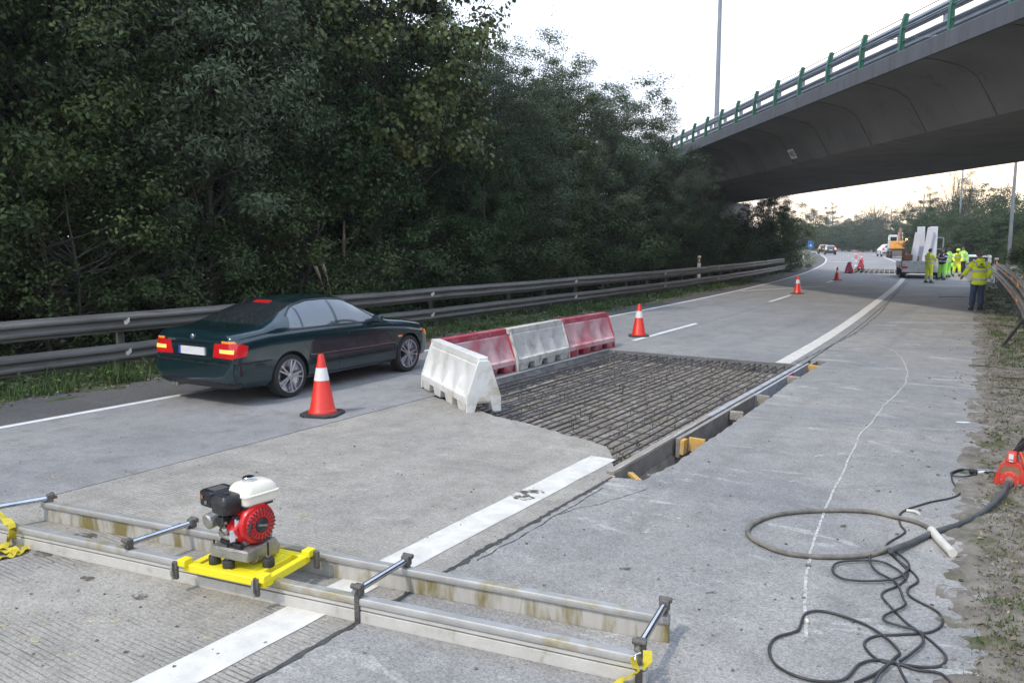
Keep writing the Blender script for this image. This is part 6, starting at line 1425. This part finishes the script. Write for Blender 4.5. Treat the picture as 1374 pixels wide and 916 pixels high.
def J0(**k):
    J=dict(pelvis=(0,0,.96),belly=(0,0,1.12),chest=(0,0,1.36),neck=(0,-.01,1.50),head=(0,.0,1.70),
      shR=(.19,0,1.42),elR=(.27,-.03,1.15),wrR=(.28,.06,.90),shL=(-.19,0,1.42),elL=(-.27,-.03,1.15),wrL=(-.28,.06,.90),
      hipR=(.095,0,.92),knR=(.11,.02,.50),anR=(.12,-.02,.09),hipL=(-.095,0,.92),knL=(-.11,.02,.50),anL=(-.12,-.02,.09)); J.update(k); return J
main=person(tuple(at(1310,416.5)),YAW-.25,'man in a yellow hi-vis jacket and blue jeans walking away on the shoulder',1.86,
  J0(head=(0,.06,1.68),neck=(0,.0,1.50),elL=(-.33,.02,1.18),wrL=(-.37,.18,1.05),elR=(.30,-.06,1.17),wrR=(.24,.08,.97),knR=(.10,.05,.50),anR=(.09,-.05,.12),knL=(-.11,.03,.5),anL=(-.13,.05,.09)),m_hiv,m_jean,True,hair=m_hairg,jacket_len=.90)
# dark printed emblem and lines on the back
T_=main
for (a,b,c,d) in ((-.05,.05,1.395,1.41),(-.03,.03,1.37,1.39),(-.09,.09,1.325,1.345),(-.11,.11,1.295,1.312),(-.012,.012,1.41,1.43)):
    MB().box(((a+b)/2,-.178-.0,(c+d)/2),(b-a,.012,d-c)).build('back_print',m_black,[c_ for c_ in main.children if c_.name.startswith('jacket')][0])
person(tuple(at(1245,379.5)),YAW-1.15,'worker in full yellow hi-vis suit reaching forward behind the truck tailboard',1.80,
  J0(head=(0,.05,1.69),elR=(.24,.16,1.22),wrR=(.16,.40,1.20),elL=(-.24,.18,1.20),wrL=(-.14,.42,1.16),knR=(.13,.02,.5),anR=(.22,-.06,.09),knL=(-.12,.04,.5),anL=(-.20,.08,.09)),m_hiv,m_hiv,'all')
person(tuple(at(1263,375.5)),YAW+2.1,'worker in dark navy jacket and light green hi-vis trousers facing the yellow-suited one',1.82,
  J0(head=(0,.05,1.69),elR=(.26,.14,1.18),wrR=(.15,.36,1.12),elL=(-.26,.14,1.18),wrL=(-.12,.36,1.10),anR=(.16,0,.09),anL=(-.16,0,.09)),m_navy,m_hig,'legs')
person(tuple(at(1271,372)),YAW+.3,'worker in green hi-vis mostly hidden behind the navy-jacketed one',1.78,J0(elR=(.28,.1,1.16),wrR=(.2,.32,1.1)),m_hig,m_hig,'all')
person(tuple(at(1283,371)),YAW+2.7,'helmeted worker in yellow hi-vis leaning forward over the black box',1.80,
  J0(pelvis=(0,-.12,.94),belly=(0,-.05,1.10),chest=(0,.12,1.30),neck=(0,.23,1.42),head=(0,.33,1.58),shR=(.19,.14,1.36),elR=(.26,.22,1.10),wrR=(.16,.38,.92),shL=(-.19,.14,1.36),elL=(-.26,.22,1.10),wrL=(-.16,.38,.92),hipR=(.095,-.12,.90),hipL=(-.095,-.12,.90),knR=(.14,.0,.5),knL=(-.14,.0,.5),anR=(.17,-.06,.09),anL=(-.17,-.06,.09)),m_hiv,m_hiv,'all',hat=m_helm)
p=at(1290,369.5); person(tuple(p),YAW+2.2,'worker standing close behind the helmeted one, only head and shoulder showing',1.84,J0(),m_hig,m_navy,True)
p=at(1318,371)
# ================================================================== AIR
HAZE=True
if HAZE:
    mb=MB().box((-60,170,17.0),(420,420,37.2)); m=bpy.data.materials.new('thin_haze'); m.use_nodes=True; t=m.node_tree; t.nodes.clear(); o_=t.nodes.new('ShaderNodeOutputMaterial'); v=t.nodes.new('ShaderNodeVolumePrincipled'); v.inputs['Density'].default_value=.0006; v.inputs['Color'].default_value=(.93,.95,1,1); v.inputs['Anisotropy'].default_value=.3; t.links.new(v.outputs[0],o_.inputs['Volume'])
    hz=mb.build('haze',m); tag(hz,kind='stuff',label='thin evening haze filling the air over the road',cat='haze')
